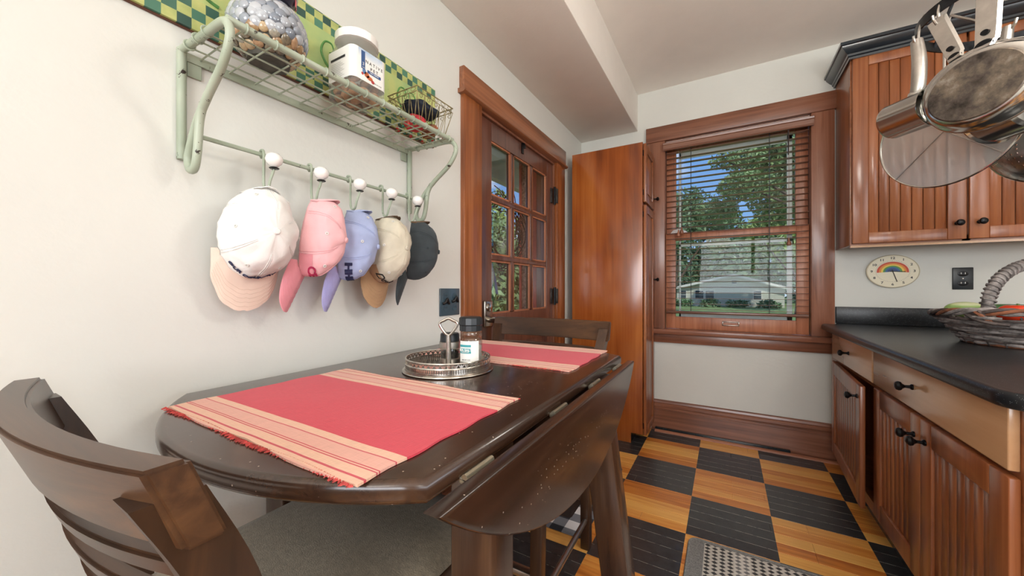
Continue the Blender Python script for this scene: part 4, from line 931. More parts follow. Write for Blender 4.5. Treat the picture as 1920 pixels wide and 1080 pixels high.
for w_, y_, s_ in (('N A T I V E', .014, .0128), ('P E T', -.0015, .0128)): text('lettering', w_, s_, 'ink_dark', lab, FT @ Matrix.Translation((.013, y_, .0004)), extrude=.0001, bold=.0002)
sheet('label_banner', -.011, .037, -.0165, -.008, 'label_navy', lab, FT, .0004)
text('lettering', 'YAK CHEWS', .0055, 'label_white', lab, FT @ Matrix.Translation((.013, -.0122, .0006)), extrude=.0001, bold=.0001)
text('lettering', 'NET WT 16 OZ', .004, 'ink_dark', lab, FT @ Matrix.Translation((.026, -.037, .0004)), extrude=.0001)
for x_, y_, rx, ry, m_ in ((-.022, -.017, .006, .008, 'dog_blue'), (-.013, -.024, .009, .008, 'dog_orange'), (-.003, -.030, .011, .006, 'dog_orange'), (.008, -.036, .006, .005, 'dog_red'), (-.028, -.026, .004, .004, 'dog_red')):
    prism('painted_animal', [(x_+rx*math.cos(a), y_+ry*math.sin(a)) for a in [2*PI*i/14 for i in range(14)]], .0002, .0004, m_, lab, T=FT)
LT = frame((jc[0], jy0-.0010, 1.787), (1, 0, 0), (0, 0, 1))
sheet('side_banner', -.036, .03, .014, .021, 'ink_dark', lab, LT, .0003)
for i in range(9): sheet('print_line', -.034, .026-.008*(i % 3), -.036+.005*i, -.035+.005*i, 'print_grey' if 'print_grey' in MATS else pbr('print_grey', (176, 176, 174)), lab, LT, .0002)
# ------------------------------------------------------------------ scrollwork basket of cloths
pbr('basket_wire', (150, 138, 96), rough=.5, metal=.4, var=.3, vscale=40)
pbr('bead_red', (196, 34, 40), rough=.15, coat=.5); pbr('bead_green', (36, 112, 84), rough=.15, coat=.5)
pbr('cloth_navy', (40, 48, 62), rough=.9, var=.25, vscale=30); pbr('cloth_pink', (196, 54, 62), rough=.9, var=.3, vscale=40); pbr('cloth_grey', (104, 116, 126), rough=.9, var=.2); pbr('cloth_rust', (150, 88, 60), rough=.9, var=.3, vscale=50)
bx0, bx1, by0, by1 = .060, .205, -2.235, -2.045
wb = thing('wire_basket', 'small scrollwork wire basket with red and green beads on the shelf', 'basket', (.13, -2.14, 1.706))
Z0, Z1, Z2 = 1.709, 1.815, 1.831
def ring(x0, x1, y0, y1, z): return [(x0, y0, z), (x1, y0, z), (x1, y1, z), (x0, y1, z)]
def loop4(name, q, r_): 
    for a, b in zip(q, q[1:]+q[:1]): tube(name, [a, b], r_, 'basket_wire', wb, 6)
loop4('rim_wire', ring(bx0, bx1, by0, by1, Z2), .0018); loop4('rim_wire', ring(bx0+.002, bx1-.002, by0+.002, by1-.002, Z1), .0015)
tp = .018; loop4('base_wire', ring(bx0+tp, bx1-tp, by0+tp, by1-tp, Z0), .0018)
def side(p0, p1, q0, q1, cnt):
    p0, p1, q0, q1 = map(Vector, (p0, p1, q0, q1))
    for i in range(cnt):
        a, b = (i)/cnt, (i+1)/cnt; m_ = (a+b)/2
        t0, t1, tm = p0.lerp(p1, a), p0.lerp(p1, b), p0.lerp(p1, m_); bm_ = q0.lerp(q1, m_)
        tube('zigzag_wire', [t0, bm_, t1], .0012, 'basket_wire', wb, 5)
        u = (p1-p0).normalized(); R0 = .0085; c_ = tm+Vector((0, 0, -.012))
        tube('scroll_wire', [c_+u*R0*(1-.5*j/14)*math.cos(.5*j)+Vector((0, 0, R0*(1-.5*j/14)*math.sin(.5*j))) for j in range(15)], .001, 'basket_wire', wb, 5)
        tube('rim_scroll', [tm+u*.012*math.cos(.6*j)+Vector((0, 0, .008+.006*math.sin(.6*j))) for j in range(11)], .0009, 'basket_wire', wb, 5)
        bmx = bmesh.new(); bmesh.ops.create_uvsphere(bmx, u_segments=10, v_segments=7, radius=.0062, matrix=Matrix.Translation(q0.lerp(q1, m_)+Vector((0, 0, .008)))); frombm('bead', bmx, ('bead_red', 'bead_green')[i % 2], wb, smooth=80)
T4 = ring(bx0, bx1, by0, by1, Z1); B4 = ring(bx0+tp, bx1-tp, by0+tp, by1-tp, Z0)
for i in range(4): side(T4[i], T4[(i+1) % 4], B4[i], B4[(i+1) % 4], 5 if i % 2 else 4)
for i in range(1, 6):
    y = by0+tp+(by1-by0-2*tp)*i/6; tube('base_wire', [(bx0+tp, y, Z0), (bx1-tp, y, Z0)], .0012, 'basket_wire', wb, 5)
def cloth_roll(label, m_, x, y, z, sx, sy, sz, seed):
    bm = bmesh.new(); bmesh.ops.create_icosphere(bm, subdivisions=4, radius=1)
    for v in bm.verts:
        d_ = v.co.copy(); f = 1+.16*noise.noise(d_*1.7+Vector((seed, 0, 0)))+.06*math.sin(9*d_.z+4*d_.y+seed)
        v.co = Vector((max(-.95, min(.95, d_.x*1.1)), max(-.95, min(.95, d_.y*1.1)), max(-.9, d_.z)))*f
    tag(frombm('folded_cloth', bm, m_, None, smooth=80, T=Matrix.Translation((x, y, z)) @ Matrix.Diagonal((sx, sy, sz, 1))), label, 'cloth', 'cloths in the wire basket')
cloth_roll('red and pink bandana bundled low in the wire basket', 'cloth_pink', .132, -2.172, 1.743, .037, .034, .028, 1)
cloth_roll('dark navy cloth folded on top in the wire basket', 'cloth_navy', .134, -2.14, 1.802, .046, .072, .022, 5)
cloth_roll('rust brown cloth at the right end of the wire basket', 'cloth_rust', .132, -2.094, 1.740, .036, .020, .025, 9)
# ------------------------------------------------------------------ caps on the hooks
def cap_mat(nm, c, var=.05, sc=14): pbr(nm, c, rough=.9, var=var, vscale=sc, bump=.07, bscale=420, sheen=.15)
cap_mat('cap_white', (240, 238, 234), .03); cap_mat('cap_blush', (230, 206, 190), .03); cap_mat('cap_pink', (238, 184, 188), .03); cap_mat('cap_rose', (226, 150, 160), .03)
cap_mat('cap_periwinkle', (164, 176, 212), .10, 9); cap_mat('cap_lilac', (166, 164, 212), .05); cap_mat('cap_tan_lit', (206, 198, 178), .06); cap_mat('cap_tan', (176, 140, 104), .05); cap_mat('cap_charcoal', (52, 60, 64), .15)
pbr('thread_navy', (36, 40, 78), rough=.8); pbr('thread_rose', (176, 40, 84), rough=.8); pbr('thread_black', (30, 28, 28), rough=.8); pbr('eyelet_metal', (220, 218, 212), rough=.4); pbr('strap_leather', (112, 88, 66), rough=.6, var=.2); pbr('strap_print', (116, 58, 66), rough=.8, var=.6, vscale=160)
def cap(label, hook, axis, front, mc, mv, ms, seed, L=.205, Wd=.178, Hh=.135, vis=.085, front_mat=None, wrinkle=.006, off=.105, push=0.0, up=0.0, droop=.12, half=1.12):
    a = Vector(axis).normalized(); f = Vector(front); f = (f-a*f.dot(a)).normalized()
    o = Vector(hook)+f*off+a*push+Vector((0, 0, up)); M4 = frame(o, f, a.cross(f))
    c = thing('baseball_cap', label, 'cap', o, rot=M4.to_quaternion(), group='baseball caps on the hooks')
    nu, nv = 60, 22
    def S(u, v, extra=0):
        """u: angle from the front, v: 0 at the rim to 1 at the button"""
        t = v; rr_ = (1-t**2.3)**(1/2.0); z = Hh*t**.92
        du = abs((u-PI+PI) % (2*PI)-PI) if False else abs(((u-PI) % (2*PI))) 
        du = min(du, 2*PI-du)
        notch = .052*math.sqrt(max(0, 1-(du/.50)**2)) if du < .5 else 0
        z = max(z, notch*(1-t)) if v < .5 else z
        tuck = 1-.05*(1-t)**3
        x = L/2*rr_*math.cos(u)*tuck; y = Wd/2*rr_*math.sin(u)*tuck
        p_ = Vector((x, y, z)); nn = Vector((x/(L/2)**2, y/(Wd/2)**2, z/Hh**2+.01)).normalized()
        seam = abs(((u/(PI/3)) % 1)-.0); seam = min(seam, 1-seam)
        d_ = wrinkle*noise.noise(p_*26+Vector((seed*7, 0, 0)))*(.4+v)+wrinkle*.5*noise.noise(p_*60+Vector((0, seed*3, 0)))-.0022*max(0, 1-seam/.05)*(1-v*.6)
        return p_+nn*(d_+extra)
    V, Fc, mi = [], [], []
    for th in (0, -.0022):
        for j in range(nv+1):
            for i in range(nu): V.append(S(2*PI*i/nu, j/nv*.999, th))
    lay = nu*(nv+1)
    for q in range(2):
        for j in range(nv):
            for i in range(nu):
                f4 = (q*lay+j*nu+i, q*lay+j*nu+(i+1) % nu, q*lay+(j+1)*nu+(i+1) % nu, q*lay+(j+1)*nu+i)
                Fc.append(f4 if q == 0 else f4[::-1])
    for i in range(nu): Fc.append((i, lay+i, lay+(i+1) % nu, (i+1) % nu))
    Fc.append(tuple(nv*nu+i for i in range(nu)))
    cr_ = mesh('crown', V, Fc, mc, c, smooth=150)
    if front_mat:
        V, Fc = [], []; K = 20
        for j in range(6):
            for i in range(K+1): V.append(S(-1.0+2.0*i/K, .02+.30*j/5, .0015))
        for j in range(5):
            for i in range(K): Fc.append((j*(K+1)+i, j*(K+1)+i+1, (j+1)*(K+1)+i+1, (j+1)*(K+1)+i))
        mesh('front_panel', V, Fc, front_mat, c, smooth=True)
    for k in range(6):
        u = PI/3*k+ (0 if True else 0)
        tubes('seam', [[S(u+s*.035/(1.02-v), v, .0006) for v in [.02+.96*i/16 for i in range(17)]] for s in (-1, 1)] if False else [[S(u+.03, v, .0005) for v in [.04+.86*i/16 for i in range(17)]], [S(u-.03, v, .0005) for v in [.04+.86*i/16 for i in range(17)]]], .0007, mc, cr_, 5)
        pe = S(u+PI/6, .60, .0012); nn = (S(u+PI/6, .60, .01)-S(u+PI/6, .60, 0)).normalized()
        lathe('eyelet', [(.0018, 0), (.0042, 0), (.0046, .0008), (.0036, .0016), (.0018, .0012)], 'eyelet_metal' if mc != 'cap_charcoal' else mc, cr_, 12, T=Matrix.Translation(pe) @ nn.to_track_quat('Z', 'Y').to_matrix().to_4x4(), closed=True)
    lathe('button', [(.0085, 0), (.0085, .003), (.006, .006), (0, .0068)], mc, c, 14, T=Matrix.Translation((0, 0, Hh*.985)))
    # visor: curved brim in front of the rim
    V, Fc = [], []; K, J = 30, 8
    for th in (0, -.003):
        for j in range(J+1):
            for i in range(K+1):
                s = -1+2*i/K; u = s*half; b = S(u, 0.01); ext = vis*(j/J)*math.sqrt(max(0, 1-abs(s)**4))
                x = b.x+ext*(1-.12*s*s); y = b.y*(1+.12*j/J); z = b.z*.0+.004-.020*(s*s)*(.35+.65*j/J)-droop*ext+th
                V.append((x, y, z))
    lay = (K+1)*(J+1)
    for q in range(2):
        for j in range(J):
            for i in range(K):
                f4 = (q*lay+j*(K+1)+i, q*lay+j*(K+1)+i+1, q*lay+(j+1)*(K+1)+i+1, q*lay+(j+1)*(K+1)+i)
                Fc.append(f4[::-1] if q == 0 else f4)
    edge = [i for i in range(K+1)]+[j*(K+1)+K for j in range(1, J+1)]+[J*(K+1)+i for i in range(K-1, -1, -1)]+[j*(K+1) for j in range(J-1, 0, -1)]
    for a_, b_ in zip(edge, edge[1:]+edge[:1]): Fc.append((a_, a_+lay, b_+lay, b_))
    vo = mesh('visor', V, Fc, mv, c, smooth=50)
    for jj in (3, 4, 5, 6, 7): tube('stitching', [Vector(V[jj*(K+1)+i])+Vector((0, 0, .0004)) for i in range(2, K-1)], .0005, mv, vo, 4)
    # rear strap across the notch
    P = [S(PI+s*.60, .02, .001)+Vector((0, 0, .006)) for s in [-1+.125*i for i in range(17)]]
    V, Fc = [], []
    for p_ in P: V += [p_+Vector((0, 0, -.010)), p_+Vector((0, 0, .010)), p_+Vector((-.0018, 0, .010)), p_+Vector((-.0018, 0, -.010))]
    for i in range(16):
        for j in range(4): Fc.append((4*i+j, 4*i+(j+1) % 4, 4*i+4+(j+1) % 4, 4*i+4+j))
    mesh('strap', V, Fc, ms, c, smooth=40)
    def letters(body, size, m_, u0, v0, bold=0, curve=0, shear=0):
        def bend(q):
            u = u0+q.x/(Wd*.5); v = max(.005, v0+q.y/(Hh*1.0)+curve*q.x*q.x); return S(u, v, .0018+q.z)
        text('embroidery', body, size, m_, cr_, Matrix(), extrude=.0008, bend=bend, bold=bold, shear=shear)
    return c, letters, S
c, let, S = cap('white cap with blush visor on the first hook', (.082, -2.666, 1.392), (1, -.06, -.02), (.02, -.10, -.99), 'cap_white', 'cap_blush', 'cap_white', 1, L=.232, Wd=.165, Hh=.12, wrinkle=.006, vis=.085, off=.118)
let('OUR COUNTRY', .0155, 'thread_navy', -.12, .27, bold=.0006)
c, let, S = cap('pink cap with rose front panel and visor on the second hook', (.125, -2.512, 1.395), (.78, .62, -.10), (0, -.20, -.98), 'cap_pink', 'cap_rose', 'cap_pink', 2, L=.235, Wd=.108, Hh=.10, front_mat='cap_rose', wrinkle=.005, push=-.03, off=.116, vis=.105, droop=.26, half=.8)
let('CE', .026, 'thread_rose', -.35, .28, bold=.0008)
c, let, S = cap('periwinkle washed denim cap with lilac visor on the middle hook', (.115, -2.392, 1.392), (.78, .62, -.10), (0, -.20, -.98), 'cap_periwinkle', 'cap_lilac', 'cap_periwinkle', 3, L=.235, Wd=.108, Hh=.10, wrinkle=.005, push=-.03, off=.116, vis=.105, droop=.24, half=.75, up=-.004)
let('HHH', .026, 'thread_navy', -.4, .28, bold=.0014)
c, let, S = cap('tan cap, crown coloured as lit, with script lettering on the fourth hook', (.088, -2.274, 1.388), (1, .06, .0), (.02, -.10, -.98), 'cap_tan_lit', 'cap_tan', 'strap_leather', 4, L=.235, Wd=.135, Hh=.115, front_mat='cap_tan', wrinkle=.006, off=.118, vis=.09)  # paler crown colour stands in for light falling on the tan cloth
let('Dew', .034, 'thread_black', -.25, .30, shear=.35)
c, let, S = cap('charcoal cap with leather buckle strap on the last hook by the outlet', (.110, -2.130, 1.395), (.74, .67, -.08), (0, -.20, -.98), 'cap_charcoal', 'cap_charcoal', 'strap_leather', 5, L=.235, Wd=.108, Hh=.108, wrinkle=.004, push=-.025, off=.116, vis=.10, droop=.24, half=.75)
# ------------------------------------------------------------------ outlets
op = thing('outlet_plate', 'glossy slate double outlet plate on the left wall by the door', 'outlet', (0, -1.822, 1.072))
box('plate', .0005, .007, -1.893, -1.752, 1.01, 1.136, 'outlet_plate', op, bev=.003)
for y in (-1.855, -1.79):
    for z in (1.045, 1.10):
        prism('socket', [(y+.017*math.cos(a), z+.015*math.sin(a)) for a in [2*PI*i/20 for i in range(20)]], .007, .0085, 'outlet_plate', op, axis='X')
        for dy in (-.006, .006): box('slot', .0085, .009, y+dy-.0012, y+dy+.0012, z-.001, z+.008, 'outlet_hole', op)
    lathe('screw', [(0, 0), (.003, 0), (.003, .001), (0, .0015)], 'nickel', op, 10, T=frame((.007, y, 1.0725), (0, 1, 0), (0, 0, 1)))
pbr('cord_black', (16, 16, 18), rough=.5)
for y, z in ((-1.855, 1.072), (-1.79, 1.08)):
    tube('cover_clip', spline([(.009, y-.022, z-.006), (.016, y-.01, z+.0), (.018, y, z+.016), (.016, y+.008, z+.002), (.009, y+.022, z-.006)], 4), .006, 'cord_black', op, 8)
ob = thing('outlet_plate', 'black outlet plate on the back wall right of the clock', 'outlet', (2.305, 0, 1.193))
box('plate', 2.264, 2.347, -.006, -.0005, 1.129, 1.257, 'black_plastic', ob, bev=.003)
for z in (1.165, 1.22):
    prism('socket', [(2.3055+.021*math.cos(a), z+.015*math.sin(a)) for a in [2*PI*i/20 for i in range(20)]], -.0085, -.006, 'black_iron', ob, axis='Y', bev=.001)
    for dx in (-.008, .008): box('slot', 2.3055+dx-.0015, 2.3055+dx+.0015, -.009, -.0085, z-.002, z+.008, 'eyelet_metal', ob)
lathe('screw', [(0, 0), (.003, 0), (.003, .001), (0, .0015)], 'nickel', ob, 10, T=frame((2.3055, -.006, 1.1925), (1, 0, 0), (0, 0, 1)))
# ------------------------------------------------------------------ clock
ck = thing('wall_clock', 'cream wall clock with a rainbow on its face', 'clock', (2.008, 0, 1.241))
CT = frame((2.008, -.001, 1.241), (1, 0, 0), (0, 0, 1)) @ Matrix.Diagonal((1.18, 1, 1, 1))     # local x right, y up, z toward the room
pbr('clock_face', (236, 228, 202), rough=.45, var=.01); pbr('clock_rim', (206, 196, 168), rough=.3, coat=.4)
lathe('case', [(0, 0), (.096, 0), (.1015, .004), (.1025, .012), (.1015, .017), (.098, .0185), (.098, .0165), (.0, .0165)], 'clock_rim', ck, 56, T=CT)
fc = lathe('face', [(0, .0165), (.0975, .0165), (.0975, .0172), (0, .0172)], 'clock_face', ck, 56, T=CT)
for i, colr_ in enumerate(((206, 70, 42), (232, 140, 52), (240, 206, 84), (82, 150, 74), (54, 98, 152), (52, 72, 118))):
    r1 = .061-.0082*i; r0 = .061-.0082*(i+1) if i < 5 else .0; nm = 'rainbow_%d' % i; pbr(nm, colr_, rough=.5, var=.02)
    a0 = -.10; K = 24; P = [(r1*math.cos(a0+(PI-2*a0)*j/K), r1*math.sin(a0+(PI-2*a0)*j/K)-.002) for j in range(K+1)]
    P += [(r0*math.cos(a0+(PI-2*a0)*j/K), r0*math.sin(a0+(PI-2*a0)*j/K)-.002) for j in range(K, -1, -1)] if r0 else [(0, -.002)]
    bm = bmesh.new(); q = [bm.verts.new((x, y, .0176)) for x, y in P]
    if r0:
        for j in range(K): bm.faces.new((q[j], q[j+1], q[2*K-j], q[2*K+1-j]))
    else:
        for j in range(K): bm.faces.new((q[j], q[j+1], q[-1]))
    g = bmesh.ops.extrude_face_region(bm, geom=bm.faces[:])
    for v in [v for v in g['geom'] if isinstance(v, bmesh.types.BMVert)]: v.co.z += .0003
    frombm('rainbow_band', bm, nm, fc, T=CT)
for h_ in range(1, 13):
    a = PI/2-h_*PI/6; text('numeral', str(h_), .0195, 'ink_dark', fc, CT @ Matrix.Translation((.081*math.cos(a), .081*math.sin(a), .0178)), extrude=.0003, bold=.0004)
bm = bmesh.new()
for k in range(60):
    a = 2*PI*k/60; bmbox(bm, .0625, .0665 if k % 5 else .068, -.0004, .0004, .0173, .0176, T=Matrix.Rotation(a, 4, 'Z'))
frombm('minute_ticks', bm, 'ink_dark', fc, T=CT)['kind'] = 'stuff'
for nm, a, ln, w_ in (('minute_hand', PI/2-27.6*PI/30, .066, .0016), ('hour_hand', PI/2-15.6*PI/30, .048, .0022)):
    b = box(nm, -.010, ln, -w_, w_, .0195, .0203, 'black_iron', ck, T=CT @ Matrix.Rotation(a, 4, 'Z'))
lathe('hub', [(0, .0178), (.004, .0178), (.004, .022), (0, .0225)], 'black_iron', ck, 14, T=CT)
# ------------------------------------------------------------------ fruit basket
bcx, bcy = 2.205, -.845
pbr('willow_grey', (158, 150, 146), rough=.7, var=.35, vscale=30, objrand=.3); pbr('willow_dark', (98, 86, 82), rough=.75, var=.4, vscale=30, objrand=.3); pbr('willow_rust', (140, 88, 62), rough=.75, var=.3, vscale=30)
fb = thing('willow_basket', 'grey woven willow basket with arched handle on the counter', 'basket', (bcx, bcy, .907))
def bell(t): return .205+.065*t+.02*t*t          # radius by height fraction
NS = 26
rows = 11
for k in range(rows):
    t = (k+.5)/rows; z = .914+.105*t; R0 = bell(t); pts = []
    for i in range(NS*4):
        a = 2*PI*i/(NS*4); rr_ = R0+.006*math.sin(a*NS/2*1.0+(PI if k % 2 else 0)); pts.append((bcx+rr_*math.cos(a), bcy+rr_*math.sin(a), z+.0015*math.sin(a*7+k)))
    tube('weaver', pts, .0058, ('willow_grey', 'willow_dark', 'willow_grey')[k % 3], fb, 6, closed=True)
for i in range(NS):
    a = 2*PI*i/NS; tube('stake', [(bcx+bell(t)*math.cos(a), bcy+bell(t)*math.sin(a), .909+.12*t) for t in (0, .35, .7, 1)], .0035, 'willow_dark', fb, 5)
lathe('base', [(0, .0005), (.205, .0005), (.209, .006), (.205, .011), (0, .009)], 'willow_rust', fb, 40, T=Matrix.Translation((bcx, bcy, .9075)))
for s in range(4):
    pts = []
    for i in range(120):
        a = 2*PI*i/120; ph = a*9+s*PI/2; pts.append((bcx+(.292+.009*math.cos(ph))*math.cos(a), bcy+(.292+.009*math.cos(ph))*math.sin(a), 1.036+.010*math.sin(ph)+.012*math.cos(2*(a-.9))))
    tube('rim_braid', pts, .0065, ('willow_grey', 'willow_rust', 'willow_dark', 'willow_grey')[s], fb, 6, closed=True)
hv = Vector((-.80, -.60, 0)); hpts = []
for i in range(41):
    a = PI*i/40; hpts.append(Vector((bcx, bcy, 1.03))+hv*.27*math.cos(a)+Vector((0, 0, .21*math.sin(a)**.8)))
tube('handle', hpts, .016, 'willow_grey', fb, 10)
hw = []
for i in range(330):
    q = i/329*40; j = min(39, int(q)); p_ = hpts[j].lerp(hpts[j+1], q-j); tg = (hpts[j+1]-hpts[j]).normalized(); sd_ = hv.cross(Vector((0, 0, 1))).normalized(); up_ = sd_.cross(tg); ph = i*.72
    hw.append(p_+sd_*.0185*math.cos(ph)+up_*.0185*math.sin(ph))
tube('handle_wrap', hw, .0045, 'willow_grey', fb, 5)
for s in (1, -1):
    f0 = Vector((bcx, bcy, 1.03))+hv*.285*s; sd_ = hv.cross(Vector((0, 0, 1)))
    for k in range(4):
        tube('handle_lashing', spline([f0+sd_*(.07-.02*k)+Vector((0, 0, .02-.025*(k % 2))), f0+hv*.02*s+Vector((0, 0, .012*(k-1.5))), f0-sd_*(.07-.02*k)+Vector((0, 0, -.03+.022*(k % 2)))], 5), .0065, ('willow_dark', 'willow_grey', 'willow_rust', 'willow_dark')[k], fb, 6)
def blobthing(name, label, cat, m_, c_, rx, ry, rz, rot, f=None, grp=None, stem=None):
    t_ = thing(name, label, cat, c_, group=grp); bm = bmesh.new(); bmesh.ops.create_uvsphere(bm, u_segments=28, v_segments=18, radius=1)
    for v in bm.verts:
        if f: v.co = f(v.co)
    TT_ = Matrix.Translation(c_) @ rot @ Matrix.Diagonal((rx, ry, rz, 1))
    frombm('body', bm, m_, t_, smooth=80, T=TT_)
    if stem: tube('stem', [TT_ @ Vector(q) for q in stem], .0045, 'stem_green', t_, 7)
    return t_
def squash_skin():
    m, n, out = newmat('squash_skin'); tc = n('TexCoord').outputs['Object']
    a = n('TexNoise', i_Vector=n('Mapping', i_Vector=tc, i_Scale=(6, 6, 40)).outputs[0], i_Scale=1.0, i_Detail=3.0).outputs[0]
    p = n('BsdfPrincipled', i_Roughness=.3); n.set(p.inputs['Base Color'], n.ramp(a, [(.35, lin((120, 164, 84))), (.5, lin((164, 194, 122))), (.7, lin((214, 222, 180)))])); n.set(out.inputs[0], p.outputs[0])
squash_skin(); pbr('stem_green', (92, 112, 58), rough=.7); pbr('cucumber_skin', (62, 104, 58), rough=.35, var=.25, vscale=30); pbr('tomato_skin', (222, 66, 36), rough=.12, coat=.6, var=.08, vscale=8)
RZ = lambda a: Matrix.Rotation(a, 4, 'Z')
blobthing('summer_squash', 'pale green striped squash at the left end of the basket', 'squash', 'squash_skin', Vector((2.035, -.745, 1.043)), .066, .036, .034, RZ(-.55), stem=((.95, 0, 0), (1.1, 0, .1), (1.22, .05, .15)))
blobthing('cucumber', 'dark green cucumber lying behind the basket handle', 'cucumber', 'cucumber_skin', Vector((2.175, -.735, 1.045)), .095, .024, .024, RZ(-.5), f=lambda v: Vector((v.x, v.y, v.z+.25*v.x*v.x)), stem=((.97, 0, .25), (1.08, 0, .3)))
tom = lambda v: Vector((v.x*(1+.05*math.cos(5*math.atan2(v.y, v.x))), v.y*(1+.05*math.cos(5*math.atan2(v.y, v.x))), v.z*(1-.25*math.exp(-6*(v.x**2+v.y**2)))))
for c_, r_, lb_ in (((2.11, -.905, 1.036), .052, 'large red tomato nearest the basket handle'), ((2.225, -.99, 1.02), .052, 'smaller red tomato low at the basket rim'), ((2.25, -.87, 1.045), .055, 'red tomato at the middle of the basket')):
    blobthing('tomato', lb_, 'tomato', 'tomato_skin', Vector(c_), r_, r_, r_*.8, RZ(.4), f=tom, grp='tomatoes in the basket', stem=((0, 0, .7), (.05, 0, .95)))
blobthing('cucumber', 'dark green cucumber lying deep under the tomatoes', 'cucumber', 'cucumber_skin', Vector((2.20, -.86, .955)), .14, .03, .03, RZ(.5))
# ------------------------------------------------------------------ pot rack and pans
RC = Vector((2.0, -1.34, 2.05)); RA, RB = .30, .26
pk = thing('pot_rack', 'dark iron oval pot rack hanging above the counter end', 'pot rack', tuple(RC))
V, Fc = [], []; K = 64
for i in range(K):
    a = 2*PI*i/K
    for dr_, dz in ((-.0025, -.017), (.0025, -.017), (.0025, .017), (-.0025, .017)):
        V.append((RC.x+(RA+dr_)*math.cos(a), RC.y+(RB+dr_)*math.sin(a), RC.z+dz))
for i in range(K):
    for j in range(4): Fc.append((4*i+j, 4*((i+1) % K)+j, 4*((i+1) % K)+(j+1) % 4, 4*i+(j+1) % 4))
mesh('ring_band', V, Fc, 'strap_iron', pk, smooth=40)
for a in (.6, 2.3, 3.9, 5.4):
    b = RC+Vector((RA*math.cos(a), RB*math.sin(a), 0)); tube('hanger_rod', [b, Vector((RC.x+.12*math.cos(a), RC.y+.1*math.sin(a), 2.5)), Vector((RC.x+.12*math.cos(a), RC.y+.1*math.sin(a), H))], .005, 'strap_iron', pk, 8)
lathe('ceiling_plate', [(0, H-.012), (.17, H-.012), (.18, H-.008), (.18, H), (0, H)], 'strap_iron', pk, 32, T=Matrix.Translation((RC.x, RC.y, 0)))
def S_hook(top, bot):
    top = Vector(top); bot = Vector(bot); d_ = Vector((bot.x-top.x, bot.y-top.y, 0)); d_ = d_.normalized() if d_.length > .002 else Vector((-1, 0, 0))
    tube('pan_hook', spline([top-d_*.010+Vector((0, 0, -.004)), top-d_*.008+Vector((0, 0, .014)), top+Vector((0, 0, .024)), top+d_*.012+Vector((0, 0, .012)), bot.lerp(top, .5)+d_*.014, bot-d_*.012+Vector((0, 0, .004)), bot+Vector((0, 0, -.006)), bot+d_*.016+Vector((0, 0, .004)), bot+d_*.022+Vector((0, 0, .020))], 5), .0038, 'steel_brushed', pk, 8)
def pan_bottom():
    m, n, out = newmat('scorched_steel'); tc = n('TexCoord').outputs['Object']
    a = n('TexNoise', i_Vector=tc, i_Scale=14.0, i_Detail=7.0, i_Roughness=.7).outputs[0]
    p = n('BsdfPrincipled', i_Metallic=.7, i_Roughness=.42); n.set(p.inputs['Base Color'], n.ramp(a, [(.32, lin((62, 56, 52))), (.46, lin((104, 96, 90))), (.58, lin((140, 128, 114))), (.72, lin((188, 180, 170)))])); n.set(out.inputs[0], p.outputs[0])
pan_bottom()
STR = Matrix.Diagonal((1.16, 1, 1, 1))
def skillet(label, c_, h_, R0, depth, bottom, hl, hook_top, name='frying_pan', hw=.024, roll=0.0):
    """disc centre c_; h_ horizontal direction across the pan; bottom faces h_ x up"""
    t_ = thing(name, label, 'pan', tuple(c_)); T_ = frame(c_, h_, (0, 0, 1)) @ STR @ Matrix.Rotation(roll, 4, 'Z')      # z: h x up
    lathe('pan_body', [(0, 0), (R0*.80, 0), (R0*.88, -.006), (R0*.95, -.018), (R0, -depth), (R0*1.03, -depth-.002), (R0*1.03, -depth-.005), (R0*.985, -depth-.004), (R0*.93, -.020), (R0*.84, -.010), (R0*.72, -.004), (0, -.004)], 'steel', t_, 64, T=T_, smooth=50)
    lathe('base_plate', [(0, .003), (R0*.76, .003), (R0*.79, .0), (0, 0)], bottom, t_, 56, T=T_)
    P = spline([(0, R0*.97, -depth*.7), (0, R0*1.12, -depth*.9), (0, R0*1.3, -depth-.002), (0, R0+hl, -depth-.012)], 6); V, Fc = [], []
    for i, p_ in enumerate(P):
        w_ = hw*(.8+.35*i/len(P)); V += [p_+Vector(q) for q in ((-w_, 0, -.004), (w_, 0, -.004), (w_*.8, 0, .005), (-w_*.8, 0, .005))]
    for i in range(len(P)-1):
        for j in range(4): Fc.append((4*i+j, 4*i+(j+1) % 4, 4*i+4+(j+1) % 4, 4*i+4+j))
    Fc += [(3, 2, 1, 0), tuple(4*(len(P)-1)+j for j in range(4))]
    hn = mesh('handle', V, Fc, 'steel_brushed', t_, smooth=35, T=T_)
    lathe('hanging_hole', [(0, .0), (.0075, 0), (.0075, .0012), (0, .0012)], 'black_iron', hn, 16, T=T_ @ Matrix.Translation((0, R0*1.3+.05*hl, -depth+.005)))
    lathe('rivet_plate', [(0, 0), (hw*.8, 0), (hw*.7, .003), (0, .004)], 'black_iron', hn, 20, T=T_ @ Matrix.Translation((0, R0*1.04, -depth*.78)))
    S_hook(hook_top, T_ @ Vector((0, R0+hl-.012, -depth-.012)))
    return t_
hA = Vector((.29, -.957, 0))
skillet('large steel frying pan with scorched base facing the aisle', Vector((1.722, -1.606, 1.706)), Vector((.64, -.77, 0)), .113, .042, 'scorched_steel', .20, (1.755, -1.52, 2.07), hw=.022)
skillet('second steel skillet tucked behind the large frying pan', Vector((1.735, -1.53, 1.742)), Vector((.62, -.78, 0)), .110, .03, 'steel_brushed', .17, (1.735, -1.41, 2.07), hw=.019, roll=.30)
